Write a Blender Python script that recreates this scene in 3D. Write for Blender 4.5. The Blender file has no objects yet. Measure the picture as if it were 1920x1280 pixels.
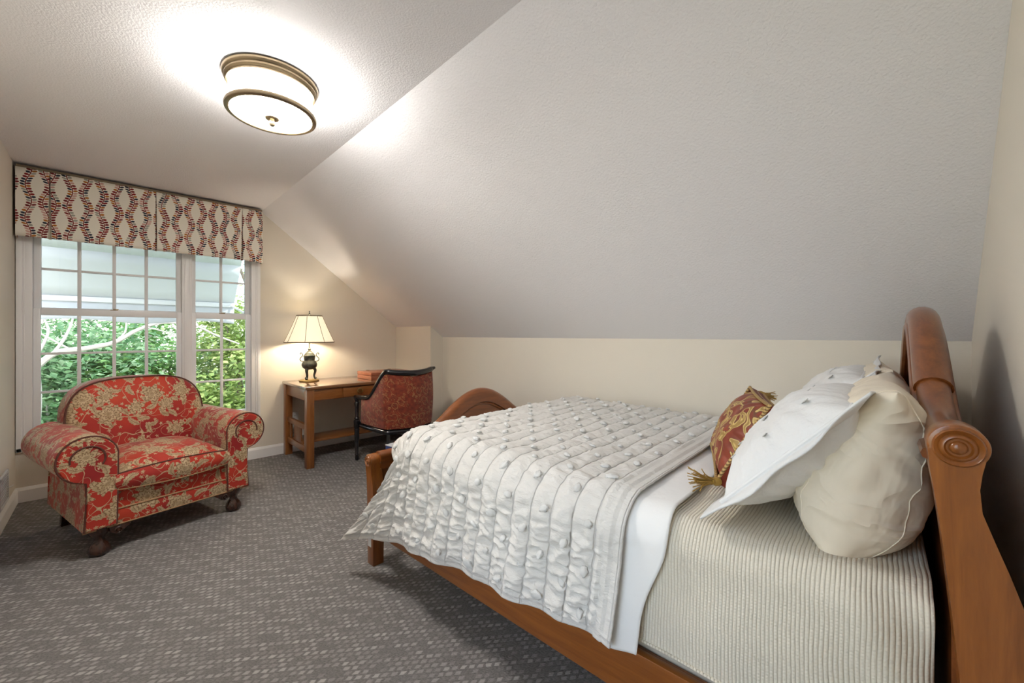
import bpy, bmesh, math, random
from mathutils import Vector, Matrix, noise
random.seed(7)
PI = math.pi
scene = bpy.context.scene
COL = scene.collection

# ------------------------------------------------------------------ camera, world, sun, exposure
H = 1.22                                   # eye height
FPX = 759.0                                # focal length in pixels of a 1920 wide frame
YAW = math.atan2(764, 759)
cam_d = bpy.data.cameras.new('camera')
cam_d.sensor_width = 36.0
cam_d.lens = 36.0 * FPX / 1920.0
cam_d.shift_y = -13.0 / 1920.0
cam_d.clip_start = 0.02
cam_o = bpy.data.objects.new('camera', cam_d)
COL.objects.link(cam_o)
cam_o.location = (0, 0, H)
cam_o.rotation_euler = (PI / 2, 0, YAW)
scene.camera = cam_o

world = bpy.data.worlds.new('sky')
scene.world = world
world.use_nodes = True
wn = world.node_tree
wn.nodes.clear()
w_out = wn.nodes.new('ShaderNodeOutputWorld')
w_bg = wn.nodes.new('ShaderNodeBackground')
w_sky = wn.nodes.new('ShaderNodeTexSky')
w_sky.sky_type = 'NISHITA'
w_sky.sun_disc = False
w_sky.sun_elevation = math.radians(52)
w_sky.sun_rotation = math.radians(150)
w_sky.air_density = 1.0
w_sky.dust_density = 1.5
w_bg.inputs['Strength'].default_value = 1.4
w_mix = wn.nodes.new('ShaderNodeMix'); w_mix.data_type = 'RGBA'
w_mix.inputs[0].default_value = 0.75                       # hazy bright sky: most of the blue is veiled
w_mix.inputs[7].default_value = (1.0, 0.97, 0.91, 1)
wn.links.new(w_sky.outputs['Color'], w_mix.inputs[6])
wn.links.new(w_mix.outputs[2], w_bg.inputs['Color'])
wn.links.new(w_bg.outputs['Background'], w_out.inputs['Surface'])

sun_d = bpy.data.lights.new('sun', 'SUN')
sun_d.energy = 2.2
sun_d.angle = math.radians(1.0)
sun_d.color = (1.0, 0.95, 0.85)
sun_o = bpy.data.objects.new('sun', sun_d)
COL.objects.link(sun_o)
sun_o.rotation_euler = Vector((-0.62, -0.35, -1.0)).to_track_quat('-Z', 'Y').to_euler()

CEIL_SIDE, CEIL_BOTTOM = 18.0, 40.0          # glow of the ceiling lamp's glass
vs = scene.view_settings
vs.view_transform = 'Standard'
vs.look = 'None'
vs.gamma = 1.0
vs.use_curve_mapping = False
vs.exposure = 1.18
try:
    scene.cycles.max_bounces = 10
    scene.cycles.diffuse_bounces = 6
    scene.cycles.transparent_max_bounces = 12
    scene.cycles.caustics_reflective = False
    scene.cycles.caustics_refractive = False
    scene.cycles.sample_clamp_indirect = 6.0
    scene.cycles.use_denoising = True
except Exception:
    pass

# ------------------------------------------------------------------ node helpers
class S:
    """a shader value with arithmetic"""
    def __init__(self, nt, sock): self.nt, self.s = nt, sock
    def _m(self, op, *o):
        n = self.nt.nodes.new('ShaderNodeMath'); n.operation = op
        for i, v in enumerate((self,) + o):
            if isinstance(v, S): self.nt.links.new(v.s, n.inputs[i])
            else: n.inputs[i].default_value = v
        return S(self.nt, n.outputs[0])
    def __add__(self, o): return self._m('ADD', o)
    def __radd__(self, o): return self._m('ADD', o)
    def __sub__(self, o): return self._m('SUBTRACT', o)
    def __rsub__(self, o): return (self * -1.0) + o
    def __mul__(self, o): return self._m('MULTIPLY', o)
    def __rmul__(self, o): return self._m('MULTIPLY', o)
    def __truediv__(self, o): return self._m('DIVIDE', o)
    def sin(self): return self._m('SINE')
    def cos(self): return self._m('COSINE')
    def floor(self): return self._m('FLOOR')
    def fract(self): return self._m('FRACT')
    def abs(self): return self._m('ABSOLUTE')
    def sqrt(self): return self._m('SQRT')
    def pw(self, p): return self._m('POWER', p)
    def lt(self, o): return self._m('LESS_THAN', o)
    def gt(self, o): return self._m('GREATER_THAN', o)
    def mx(self, o): return self._m('MAXIMUM', o)
    def mn(self, o): return self._m('MINIMUM', o)
    def mod2(self): return self._m('FLOORED_MODULO', 2.0)
    def atan2(self, o): return self._m('ARCTAN2', o)
    def clamp(self):
        r = self._m('ADD', 0.0); r.s.node.use_clamp = True; return r
    def smooth(self, a, b):
        n = self.nt.nodes.new('ShaderNodeMapRange'); n.interpolation_type = 'SMOOTHSTEP'
        self.nt.links.new(self.s, n.inputs[0]); n.inputs[1].default_value = a; n.inputs[2].default_value = b
        return S(self.nt, n.outputs[0])

class M:
    """a material under construction"""
    def __init__(self, name, rough=0.6, base=(0.8, 0.8, 0.8), **kw):
        self.m = bpy.data.materials.new(name); self.m.use_nodes = True
        self.nt = self.m.node_tree; self.nt.nodes.clear()
        self.out = self.nt.nodes.new('ShaderNodeOutputMaterial')
        self.b = self.nt.nodes.new('ShaderNodeBsdfPrincipled')
        self.nt.links.new(self.b.outputs[0], self.out.inputs[0])
        self.b.inputs['Base Color'].default_value = (*base, 1)
        self.b.inputs['Roughness'].default_value = rough
        for k, v in kw.items():
            self.b.inputs[k.replace('_', ' ')].default_value = v
    def node(self, t, **props):
        n = self.nt.nodes.new(t)
        for k, v in props.items(): setattr(n, k, v)
        return n
    def link(self, a, b): self.nt.links.new(a.s if isinstance(a, S) else a, b)
    def coord(self, kind='Object'):
        return self.node('ShaderNodeTexCoord').outputs[kind]
    def xyz(self, vec):
        n = self.node('ShaderNodeSeparateXYZ'); self.link(vec, n.inputs[0])
        return [S(self.nt, o) for o in n.outputs]
    def vec(self, x=0.0, y=0.0, z=0.0):
        n = self.node('ShaderNodeCombineXYZ')
        for i, v in enumerate((x, y, z)):
            if isinstance(v, S): self.link(v, n.inputs[i])
            else: n.inputs[i].default_value = v
        return n.outputs[0]
    def mapping(self, vec, scale=(1, 1, 1), rot=(0, 0, 0)):
        n = self.node('ShaderNodeMapping'); self.link(vec, n.inputs[0])
        n.inputs['Scale'].default_value = scale; n.inputs['Rotation'].default_value = rot
        return n.outputs[0]
    def noise(self, vec, scale=5.0, detail=3.0, rough=0.5, dist=0.0):
        n = self.node('ShaderNodeTexNoise'); self.link(vec, n.inputs['Vector'])
        n.inputs['Scale'].default_value = scale; n.inputs['Detail'].default_value = detail
        n.inputs['Roughness'].default_value = rough; n.inputs['Distortion'].default_value = dist
        return S(self.nt, n.outputs[0])
    def white(self, vec):
        n = self.node('ShaderNodeTexWhiteNoise', noise_dimensions='3D'); self.link(vec, n.inputs['Vector'])
        return S(self.nt, n.outputs[0])
    def voronoi(self, vec, scale, rnd=1.0):
        n = self.node('ShaderNodeTexVoronoi', voronoi_dimensions='2D'); self.link(vec, n.inputs['Vector'])
        n.inputs['Scale'].default_value = scale; n.inputs['Randomness'].default_value = rnd
        return n
    def ramp(self, fac, stops, const=False):
        n = self.node('ShaderNodeValToRGB'); self.link(fac, n.inputs[0])
        cr = n.color_ramp
        if const: cr.interpolation = 'CONSTANT'
        while len(cr.elements) < len(stops): cr.elements.new(0.5)
        for e, (p, c) in zip(cr.elements, stops): e.position = p; e.color = (*c, 1)
        return n.outputs[0]
    def mix(self, fac, a, b):
        n = self.node('ShaderNodeMix', data_type='RGBA')
        for s, v in ((n.inputs[0], fac), (n.inputs[6], a), (n.inputs[7], b)):
            if isinstance(v, S): self.link(v, s)
            elif isinstance(v, (int, float)): s.default_value = v
            elif isinstance(v, tuple): s.default_value = (*v, 1)
            else: self.link(v, s)
        return n.outputs[2]
    def color(self, c): self.link(c, self.b.inputs['Base Color'])
    def bump(self, h, dist=0.01, strength=1.0):
        n = self.node('ShaderNodeBump'); self.link(h, n.inputs['Height'])
        n.inputs['Distance'].default_value = dist; n.inputs['Strength'].default_value = strength
        self.link(n.outputs[0], self.b.inputs['Normal'])

def plain(name, base, rough=0.6, **kw):
    return M(name, rough, base, **kw).m

def paint(name, base, scale=160.0, depth=0.002, rough=0.75):
    m = M(name, rough, base)
    m.bump(m.noise(m.coord(), scale, 2.0), depth, 0.6)
    return m.m

def wood(name, dark, light, axis=1, rough=0.3, scale=1.0, coat=0.3):
    m = M(name, rough)
    sc = [14.0 * scale] * 3; sc[axis] = 1.2 * scale
    v = m.mapping(m.coord(), tuple(sc))
    n = m.noise(v, 2.2, 6.0, 0.6, 0.8)
    g = m.noise(m.mapping(m.coord(), tuple(s * 8 for s in sc)), 2.0, 3.0)
    m.color(m.ramp(n * 0.8 + g * 0.2, [(0.3, dark), (0.7, light)]))
    m.b.inputs['Coat Weight'].default_value = coat
    m.b.inputs['Coat Roughness'].default_value = 0.15
    m.bump(g, 0.0006, 0.3)
    return m.m

def glow(name, base, emit, strength, rough=0.5):
    m = M(name, rough, base)
    m.b.inputs['Emission Color'].default_value = (*emit, 1)
    m.b.inputs['Emission Strength'].default_value = strength
    return m.m

# ------------------------------------------------------------------ materials
MAT = {}
MAT['wall'] = paint('wall_paint', (0.75, 0.70, 0.615), 220, 0.0012)
MAT['ceiling'] = paint('ceiling_paint', (0.85, 0.85, 0.895), 120, 0.004)
MAT['trim'] = plain('white_trim_paint', (0.89, 0.89, 0.90), 0.35)
MAT['vinyl'] = plain('white_window_vinyl', (0.87, 0.88, 0.90), 0.35)

def mk_carpet():
    m = M('grey_woven_carpet', 0.95)
    m.b.inputs['Specular IOR Level'].default_value = 0.1
    p = m.mapping(m.coord(), rot=(0, 0, -math.radians(52)))
    x, y, _ = m.xyz(p)
    P = 0.031
    row = (y / 0.0225).floor()
    xs = x / P + row * 0.37 + (y / 0.0225).fract() * -0.35 + m.noise(p, 40.0, 1.0) * 0.5
    col = xs.floor()
    fx = (xs.fract() - 0.5).abs()
    fy = ((y / 0.0225).fract() - 0.5).abs()
    rnd = m.white(m.vec(col, row, 0.0))
    rowmod = ((row * (2 * PI / 3.0)).cos() * 0.5 + 0.5)
    big = m.noise(p, 9.0, 1.0)
    colmod = ((col * (2 * PI / 5.0) + row * 0.9).cos() * 0.5 + 0.5)
    amt = rowmod * 0.50 + rnd * 0.75 + colmod * 0.35 + big * 0.6 - 0.72
    fleck = fx.smooth(0.40, 0.22) * fy.smooth(0.44, 0.24) * amt.clamp()
    strand = m.noise(m.mapping(p, (70, 190, 1), (0, 0, 0.5)), 1.6, 2.0)
    fine = m.noise(p, 600.0, 1.0)
    base = m.ramp(strand * 0.7 + fine * 0.3, [(0.32, (0.115, 0.110, 0.109)), (0.68, (0.265, 0.253, 0.248))])
    m.color(m.mix(fleck * 0.95, base, (0.44, 0.42, 0.41)))
    m.bump(strand * 0.6 + fleck * 0.6 + fine * 0.3, 0.006, 0.8)
    return m.m
MAT['carpet'] = mk_carpet()

MAT['bed_wood_y'] = wood('cherry_wood_across', (0.13, 0.034, 0.007), (0.27, 0.084, 0.018), 1, 0.28)
MAT['bed_wood_x'] = wood('cherry_wood_along', (0.19, 0.052, 0.007), (0.34, 0.108, 0.016), 0, 0.32)
MAT['bed_wood_z'] = wood('cherry_wood_upright', (0.17, 0.048, 0.008), (0.35, 0.115, 0.020), 2, 0.28)
MAT['desk_wood_y'] = wood('oak_wood_along', (0.18, 0.058, 0.014), (0.34, 0.130, 0.034), 1, 0.3)
MAT['desk_wood_z'] = wood('oak_wood_upright', (0.18, 0.058, 0.014), (0.34, 0.130, 0.034), 2, 0.3)
MAT['desk_wood_x'] = wood('oak_wood_across', (0.18, 0.058, 0.014), (0.34, 0.130, 0.034), 0, 0.3)
MAT['desk_top'] = wood('polished_desk_top', (0.15, 0.065, 0.026), (0.28, 0.135, 0.06), 1, 0.16, coat=1.0)
MAT['box_wood'] = wood('reddish_box_wood', (0.24, 0.070, 0.035), (0.40, 0.135, 0.070), 1, 0.35)
MAT['dark_wood'] = wood('dark_carved_mahogany', (0.018, 0.006, 0.004), (0.065, 0.022, 0.012), 2, 0.25)
MAT['black_lacquer'] = plain('black_lacquer', (0.010, 0.010, 0.013), 0.22, Coat_Weight=0.4)
MAT['brass'] = plain('aged_brass', (0.42, 0.30, 0.12), 0.35, Metallic=1.0)
MAT['bronze'] = plain('brushed_bronze', (0.30, 0.235, 0.15), 0.38, Metallic=1.0)

def mk_patina():
    m = M('dark_patina_bronze', 0.42)
    n = m.noise(m.coord(), 28.0, 4.0)
    m.color(m.ramp(n, [(0.35, (0.035, 0.045, 0.045)), (0.6, (0.10, 0.105, 0.095)), (0.75, (0.19, 0.17, 0.12))]))
    m.b.inputs['Metallic'].default_value = 0.6
    return m.m
MAT['patina'] = mk_patina()

def mk_damask():
    """red brocade with beige flowers, leaves and vines; UV in metres"""
    m = M('red_floral_brocade', 0.7)
    m.b.inputs['Sheen Weight'].default_value = 0.25
    m.b.inputs['Sheen Roughness'].default_value = 0.4
    uv = m.coord('UV')
    n0 = m.node('ShaderNodeVectorMath', operation='ADD'); m.link(uv, n0.inputs[0])
    wob = m.node('ShaderNodeTexNoise'); m.link(uv, wob.inputs['Vector']); wob.inputs['Scale'].default_value = 22.0
    wsc = m.node('ShaderNodeVectorMath', operation='SCALE'); m.link(wob.outputs['Color'], wsc.inputs[0]); wsc.inputs[3].default_value = 0.018
    m.link(wsc.outputs[0], n0.inputs[1])
    uvw = n0.outputs[0]
    def cell(scale, rnd, src):
        v = m.voronoi(src, scale, rnd)
        d = m.node('ShaderNodeVectorMath', operation='SUBTRACT')
        m.link(src, d.inputs[0]); m.link(v.outputs['Position'], d.inputs[1])
        dx, dy, _ = m.xyz(d.outputs[0])
        cr, cg, cb = m.xyz(v.outputs['Color'])
        return dx, dy, cr, cg, cb
    # large blossoms
    dx, dy, cr, cg, cb = cell(6.2, 0.75, uvw)
    r = (dx * dx + dy * dy).sqrt(); th = dy.atan2(dx)
    pet = (th * 11.0 + cr * 6.0).cos()
    pet2 = (th * 5.0 + cg * 6.0).cos()
    R = pet * 0.008 + pet2 * 0.010 + cb * 0.018 + 0.042
    flower = r.lt(R)
    fl_line = ((r * 300.0 + pet * 1.6).sin()).gt(0.55)
    # leaves
    dx, dy, cr, cg, cb = cell(11.5, 1.0, uvw)
    a = cr * 6.283
    lx = dx * a.cos() + dy * a.sin(); ly = dy * a.cos() - dx * a.sin()
    ly2 = ly - lx * lx * 9.0
    saw = ((lx * 420.0).sin()) * 0.0018
    leaf = ((lx / 0.040) * (lx / 0.040) + (ly2 / (saw + 0.0150)) * (ly2 / (saw + 0.0150))).lt(1.0) * cg.gt(0.18)
    leaf_line = ly2.abs().lt(0.0016).mx(((lx + ly2.abs() * 1.2) * 700.0).sin().gt(0.75))
    # small buds
    dx, dy, cr, cg, cb = cell(26.0, 1.0, uvw)
    r2 = (dx * dx + dy * dy).sqrt(); th2 = dy.atan2(dx)
    bud = r2.lt((th2 * 5.0 + cr * 6.0).cos() * 0.0035 + 0.0075) * cg.gt(0.55)
    # vines
    vn = m.noise(uv, 9.0, 0.5)
    vine = (vn - 0.5).abs().lt(0.007).mx((m.noise(uv, 14.0, 0.0) - 0.42).abs().lt(0.006))
    pat = flower.mx(leaf).mx(bud).mx(vine)
    line = (flower * fl_line).mx(leaf * leaf_line * (flower * -1.0 + 1.0))
    bgn = m.noise(uv, 3.0, 2.0)
    bg = m.ramp(bgn, [(0.35, (0.27, 0.008, 0.009)), (0.55, (0.46, 0.030, 0.011)), (0.72, (0.52, 0.055, 0.015))])
    tan = m.ramp(m.noise(uv, 45.0, 2.0), [(0.3, (0.36, 0.25, 0.13)), (0.7, (0.60, 0.46, 0.29))])
    c = m.mix(pat, bg, tan)
    m.color(m.mix(line * 0.75, c, (0.16, 0.075, 0.03)))
    weave = m.noise(uv, 900.0, 1.0)
    m.bump(pat * 0.7 + weave * 0.3, 0.0012, 0.6)
    return m.m
MAT['damask'] = mk_damask()
MAT['piping'] = plain('dark_fabric_piping', (0.10, 0.030, 0.020), 0.8)
MAT['cord_tan'] = plain('tan_fabric_piping', (0.34, 0.20, 0.10), 0.8)

def mk_chairfabric():
    m = M('rust_velvet_with_looped_embroidery', 0.85)
    m.b.inputs['Sheen Weight'].default_value = 0.25
    uv = m.coord('UV')
    v = m.voronoi(uv, 11.0, 1.0)
    d = S(m.nt, v.outputs['Distance'])
    n = m.noise(uv, 16.0, 1.0)
    n2 = m.noise(uv, 24.0, 0.0, 0.5, 1.2)
    gate = m.noise(uv, 7.0, 1.0).gt(0.47)
    ring = (d + n * 0.30 - 0.46).abs().lt(0.020)
    ln = (n2 - 0.5).abs().lt(0.016)
    v2 = m.voronoi(uv, 24.0, 1.0)
    d2 = S(m.nt, v2.outputs['Distance'])
    dots = (d2 - 0.20).abs().lt(0.05) * S(m.nt, v2.outputs['Color']).gt(0.62)
    pat = (ring.mx(ln) * gate).mx(dots)
    bg = m.ramp(m.noise(uv, 30.0, 3.0), [(0.3, (0.14, 0.018, 0.007)), (0.7, (0.29, 0.044, 0.016))])
    m.color(m.mix(pat * 0.8, bg, (0.42, 0.22, 0.08)))
    m.bump(pat, 0.001, 0.5)
    return m.m
MAT['chair_fabric'] = mk_chairfabric()

def mk_vine():
    """cream cotton printed with wavy leafy vines; UV in metres"""
    m = M('cream_cotton_with_leafy_vine_print', 0.85)
    u, v, _ = m.xyz(m.coord('UV'))
    D, A, P, p = 0.085, 0.0155, 0.235, 0.0185
    k = (u / D).floor()
    xl = ((u / D).fract() - 0.5) * D
    sg = k.mod2() * -2.0 + 1.0
    xo = xl - sg * A * (v * (2 * PI / P)).sin()
    side = xo.gt(0.0)
    ax = xo.abs()
    vv = (v - ax * 0.22) / p + side * 0.5
    li = vv.floor()
    lf = (vv.fract() - 0.5) * p
    leaf = (((ax - 0.0142) / 0.0122).pw(2.0) + (lf / 0.0070).pw(2.0)).lt(1.0)
    stem = ax.lt(0.0025)
    rnd = m.white(m.vec(li, k, side))
    lc = m.ramp(rnd, [(0.0, (0.17, 0.012, 0.014)), (0.20, (0.018, 0.024, 0.045)), (0.38, (0.36, 0.35, 0.30)),
                      (0.54, (0.45, 0.15, 0.025)), (0.68, (0.62, 0.36, 0.31)), (0.84, (0.24, 0.014, 0.016))], True)
    c = m.mix(leaf, (0.86, 0.82, 0.73), lc)
    m.color(m.mix(stem, c, (0.19, 0.012, 0.012)))
    m.bump(m.noise(m.coord('UV'), 700.0, 1.0), 0.0004, 0.4)
    return m.m
MAT['vine'] = mk_vine()

def mk_cloth(name, base, noise_scale=35.0, depth=0.004, fine=900.0):
    m = M(name, 0.9, base)
    m.b.inputs['Sheen Weight'].default_value = 0.1
    c = m.coord()
    m.bump(m.noise(c, noise_scale, 4.0, 0.6) * 0.8 + m.noise(c, fine, 1.0) * 0.05, depth, 0.6)
    return m.m
def mk_quilt():
    m = M('white_crinkled_quilted_cotton', 0.9, (0.66, 0.645, 0.62))
    m.b.inputs['Sheen Weight'].default_value = 0.1
    uv = m.coord('UV')
    u, v, _ = m.xyz(uv)
    ch = ((u - 0.045) / 0.082).fract()
    groove = ((ch - 0.5).abs() - 0.5).abs().smooth(0.0, 0.05)
    crinkle = m.noise(m.mapping(uv, (22, 60, 1)), 1.6, 5.0, 0.6, 0.6)
    m.bump(groove * 0.9 + crinkle * 0.9 + m.noise(uv, 900.0, 1.0) * 0.05, 0.007, 0.75)
    return m.m
MAT['quilt'] = mk_quilt()
MAT['sheet'] = mk_cloth('white_linen', (0.82, 0.82, 0.82), 14.0, 0.006)
MAT['sham'] = mk_cloth('bright_white_cotton', (0.80, 0.80, 0.80), 15.0, 0.020)
def mk_ivory():
    m = M('ivory_sateen', 0.75, (0.80, 0.71, 0.57))
    m.b.inputs['Sheen Weight'].default_value = 0.1
    c = m.coord()
    a = (m.noise(m.mapping(c, (2.5, 8.0, 5.0), (0, 0, 0.35)), 1.0, 2.0, 0.5, 0.8) - 0.5).abs()
    b = m.noise(m.mapping(c, (9.0, 5.0, 9.0)), 1.0, 3.0, 0.5, 0.8)
    m.bump(a * -1.2 + b * 0.5, 0.05, 0.6)
    return m.m
MAT['ivory'] = mk_ivory()
MAT['boxspring'] = plain('pale_ticking', (0.62, 0.58, 0.50), 0.9)
MAT['tuft'] = mk_cloth('white_chenille', (0.80, 0.80, 0.79), 200.0, 0.004)

def mk_waffle():
    m = M('cream_ribbed_matelasse', 0.9)
    u, v, _ = m.xyz(m.coord('UV'))
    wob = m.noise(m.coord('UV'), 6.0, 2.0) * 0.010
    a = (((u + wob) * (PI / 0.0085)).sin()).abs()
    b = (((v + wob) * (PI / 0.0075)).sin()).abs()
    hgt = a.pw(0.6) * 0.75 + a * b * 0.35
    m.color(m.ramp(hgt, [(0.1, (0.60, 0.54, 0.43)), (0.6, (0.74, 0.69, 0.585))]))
    m.bump(hgt, 0.003, 0.8)
    return m.m
MAT['waffle'] = mk_waffle()

def mk_scroll():
    m = M('rust_satin_with_gold_scrolls', 0.5)
    uv = m.coord('UV')
    n = m.noise(uv, 8.5, 1.0, 0.5, 1.6)
    e = (n - 0.5).abs()
    pat = e.lt(0.060)
    rim = e.gt(0.046) * e.lt(0.064)
    gold = m.ramp((n * 60.0).sin() * 0.5 + 0.5, [(0.2, (0.33, 0.20, 0.05)), (0.8, (0.62, 0.46, 0.17))])
    bg = m.ramp(m.noise(uv, 12.0, 3.0), [(0.3, (0.14, 0.016, 0.006)), (0.7, (0.30, 0.048, 0.016))])
    c = m.mix(pat, bg, gold)
    m.color(m.mix(rim, c, (0.16, 0.05, 0.02)))
    m.bump(pat + m.noise(uv, 30.0, 2.0) * 0.8, 0.003, 0.6)
    return m.m
MAT['scroll'] = mk_scroll()
MAT['satin'] = mk_cloth('rust_satin', (0.17, 0.022, 0.006), 25.0, 0.008)
def mk_cord():
    m = M('twisted_gold_cord', 0.6)
    x, y, z = m.xyz(m.coord())
    m.color(m.ramp(((x * 1.0 + y * 1.3 + z * 0.9) * 420.0).sin() * 0.5 + 0.5, [(0.2, (0.16, 0.08, 0.02)), (0.7, (0.52, 0.34, 0.12))]))
    return m.m
MAT['cord'] = mk_cord()
MAT['gold_thread'] = plain('gold_thread', (0.40, 0.24, 0.05), 0.6)
MAT['lamp_glass'] = glow('lit_frosted_glass', (0.9, 0.86, 0.75), (1.0, 0.95, 0.87), CEIL_SIDE)
MAT['lamp_glass_low'] = glow('lit_frosted_glass_bottom', (0.9, 0.86, 0.75), (1.0, 0.95, 0.87), CEIL_BOTTOM)
MAT['shade'] = glow('lit_cream_silk', (0.85, 0.78, 0.62), (1.0, 0.84, 0.58), 0.33, 0.8)
MAT['shade_trim'] = plain('taupe_shade_trim', (0.22, 0.17, 0.11), 0.8)
MAT['bulb'] = glow('lit_bulb', (1, 1, 1), (1.0, 0.88, 0.68), 140.0)
MAT['plastic'] = plain('white_plastic', (0.80, 0.80, 0.78), 0.4)
MAT['dark'] = plain('dark_recess', (0.02, 0.02, 0.02), 0.8)
MAT['blue'] = plain('blue_printed_card', (0.020, 0.045, 0.20), 0.5)
def mk_awning():
    m = M('white_awning_fabric', 0.8, (0.66, 0.68, 0.70))
    tr = m.node('ShaderNodeBsdfTranslucent'); tr.inputs[0].default_value = (0.66, 0.68, 0.70, 1)
    x = m.node('ShaderNodeMixShader'); x.inputs[0].default_value = 0.22
    m.link(m.b.outputs[0], x.inputs[1]); m.link(tr.outputs[0], x.inputs[2]); m.link(x.outputs[0], m.out.inputs[0])
    return m.m
MAT['awning'] = mk_awning()
MAT['awning_grey'] = plain('grey_awning_valance', (0.50, 0.52, 0.56), 0.8)
MAT['metal_white'] = plain('white_metal', (0.7, 0.71, 0.73), 0.4)
MAT['bark'] = plain('pale_grey_bark', (0.36, 0.33, 0.30), 0.9)
MAT['bark_dark'] = plain('brown_bark', (0.13, 0.10, 0.075), 0.9)

def mk_glass():
    m = M('window_glass')
    t = m.node('ShaderNodeBsdfTransparent'); g = m.node('ShaderNodeBsdfGlossy'); x = m.node('ShaderNodeMixShader')
    t.inputs[0].default_value = (0.95, 0.98, 0.98, 1)
    g.inputs['Roughness'].default_value = 0.0
    fr = m.node('ShaderNodeFresnel'); fr.inputs[0].default_value = 1.45
    m.link(fr.outputs[0], x.inputs[0]); m.link(t.outputs[0], x.inputs[1]); m.link(g.outputs[0], x.inputs[2])
    m.link(x.outputs[0], m.out.inputs[0])
    return m.m
MAT['glass'] = mk_glass()

def mk_leaf(name, c1, c2, c3):
    m = M(name, 0.6)
    g = m.node('ShaderNodeNewGeometry')
    r = S(m.nt, g.outputs['Random Per Island'])
    c = m.ramp(r, [(0.0, c1), (0.5, c2), (1.0, c3)])
    m.color(c)
    tr = m.node('ShaderNodeBsdfTranslucent'); m.link(c, tr.inputs[0])
    x = m.node('ShaderNodeMixShader'); x.inputs[0].default_value = 0.45
    m.link(m.b.outputs[0], x.inputs[1]); m.link(tr.outputs[0], x.inputs[2]); m.link(x.outputs[0], m.out.inputs[0])
    return m.m
MAT['leaf_a'] = mk_leaf('green_leaves', (0.06, 0.16, 0.035), (0.13, 0.29, 0.075), (0.30, 0.45, 0.17))
MAT['leaf_b'] = mk_leaf('yellow_green_leaves', (0.10, 0.17, 0.03), (0.21, 0.31, 0.07), (0.42, 0.47, 0.18))
MAT['leaf_c'] = mk_leaf('blue_green_leaves', (0.06, 0.15, 0.06), (0.14, 0.28, 0.12), (0.34, 0.46, 0.28))
def mk_lawn():
    m = M('lawn_grass', 0.95)
    m.color(m.ramp(m.noise(m.coord(), 3.0, 6.0), [(0.3, (0.04, 0.09, 0.02)), (0.7, (0.12, 0.2, 0.05))]))
    return m.m
MAT['lawn'] = mk_lawn()

# ------------------------------------------------------------------ mesh helpers
def finish(name, me, mat, parent=None, smooth=True, angle=38, matrix=None):
    me.validate()
    if mat is not None: me.materials.append(mat)
    if smooth:
        for p in me.polygons: p.use_smooth = True
        try: me.set_sharp_from_angle(angle=math.radians(angle))
        except Exception: pass
    o = bpy.data.objects.new(name, me)
    COL.objects.link(o)
    if parent is not None: o.parent = parent
    if matrix is not None: o.matrix_world = matrix
    return o

def pyd(name, verts, faces, mat, parent=None, uv=None, smooth=True, angle=38, recalc=True, matrix=None):
    me = bpy.data.meshes.new(name)
    me.from_pydata([tuple(v) for v in verts], [], faces)
    if uv is not None:
        ul = me.uv_layers.new(name='UVMap')
        for l in me.loops: ul.data[l.index].uv = uv[l.vertex_index]
    if recalc:
        bm = bmesh.new(); bm.from_mesh(me); bmesh.ops.recalc_face_normals(bm, faces=bm.faces); bm.to_mesh(me); bm.free()
    return finish(name, me, mat, parent, smooth, angle, matrix)

def bm_obj(name, bm, mat, parent=None, smooth=True, angle=38, cubeuv=False):
    bmesh.ops.recalc_face_normals(bm, faces=bm.faces)
    if cubeuv:
        ul = bm.loops.layers.uv.verify()
        for f in bm.faces:
            n = f.normal; ax = max(range(3), key=lambda i: abs(n[i]))
            for l in f.loops:
                c = l.vert.co
                l[ul].uv = ((c.y, c.z), (c.x, c.z), (c.x, c.y))[ax]
    me = bpy.data.meshes.new(name); bm.to_mesh(me); bm.free()
    return finish(name, me, mat, parent, smooth, angle)

def add_box(bm, x0, x1, y0, y1, z0, z1, bev=0.0, seg=2):
    r = bmesh.ops.create_cube(bm, size=1.0)
    vs_ = r['verts']
    for v in vs_:
        v.co = Vector(((x0 + x1) / 2 + v.co.x * (x1 - x0), (y0 + y1) / 2 + v.co.y * (y1 - y0), (z0 + z1) / 2 + v.co.z * (z1 - z0)))
    if bev > 0:
        es = list({e for v in vs_ for e in v.link_edges})
        bmesh.ops.bevel(bm, geom=es, offset=bev, segments=seg, affect='EDGES', profile=0.5)

def box(name, x0, x1, y0, y1, z0, z1, mat, parent=None, bev=0.003, seg=2, cubeuv=False):
    bm = bmesh.new(); add_box(bm, x0, x1, y0, y1, z0, z1, bev, seg)
    return bm_obj(name, bm, mat, parent, cubeuv=cubeuv)

def add_prism(bm, poly, axis, a, b):
    """extrude a 2D polygon along an axis; poly in the two remaining axes in order"""
    def P(p, t):
        return {0: (t, p[0], p[1]), 1: (p[0], t, p[1]), 2: (p[0], p[1], t)}[axis]
    va = [bm.verts.new(P(p, a)) for p in poly]; vb = [bm.verts.new(P(p, b)) for p in poly]
    fs = [bm.faces.new(va), bm.faces.new(vb)]
    n = len(poly)
    for i in range(n): fs.append(bm.faces.new((va[i], va[(i + 1) % n], vb[(i + 1) % n], vb[i])))
    return va, vb, fs

def prism(name, poly, axis, a, b, mat, parent=None, bev=0.0, seg=2, cubeuv=False, angle=38):
    bm = bmesh.new(); va, vb, fs = add_prism(bm, poly, axis, a, b)
    if bev > 0:
        es = [e for e in bm.edges if (e.verts[0] in va) == (e.verts[1] in va)]
        bmesh.ops.bevel(bm, geom=es, offset=bev, segments=seg, affect='EDGES', profile=0.5)
    bmesh.ops.triangulate(bm, faces=[f for f in bm.faces if len(f.verts) > 4])
    return bm_obj(name, bm, mat, parent, cubeuv=cubeuv, angle=angle)

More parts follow.
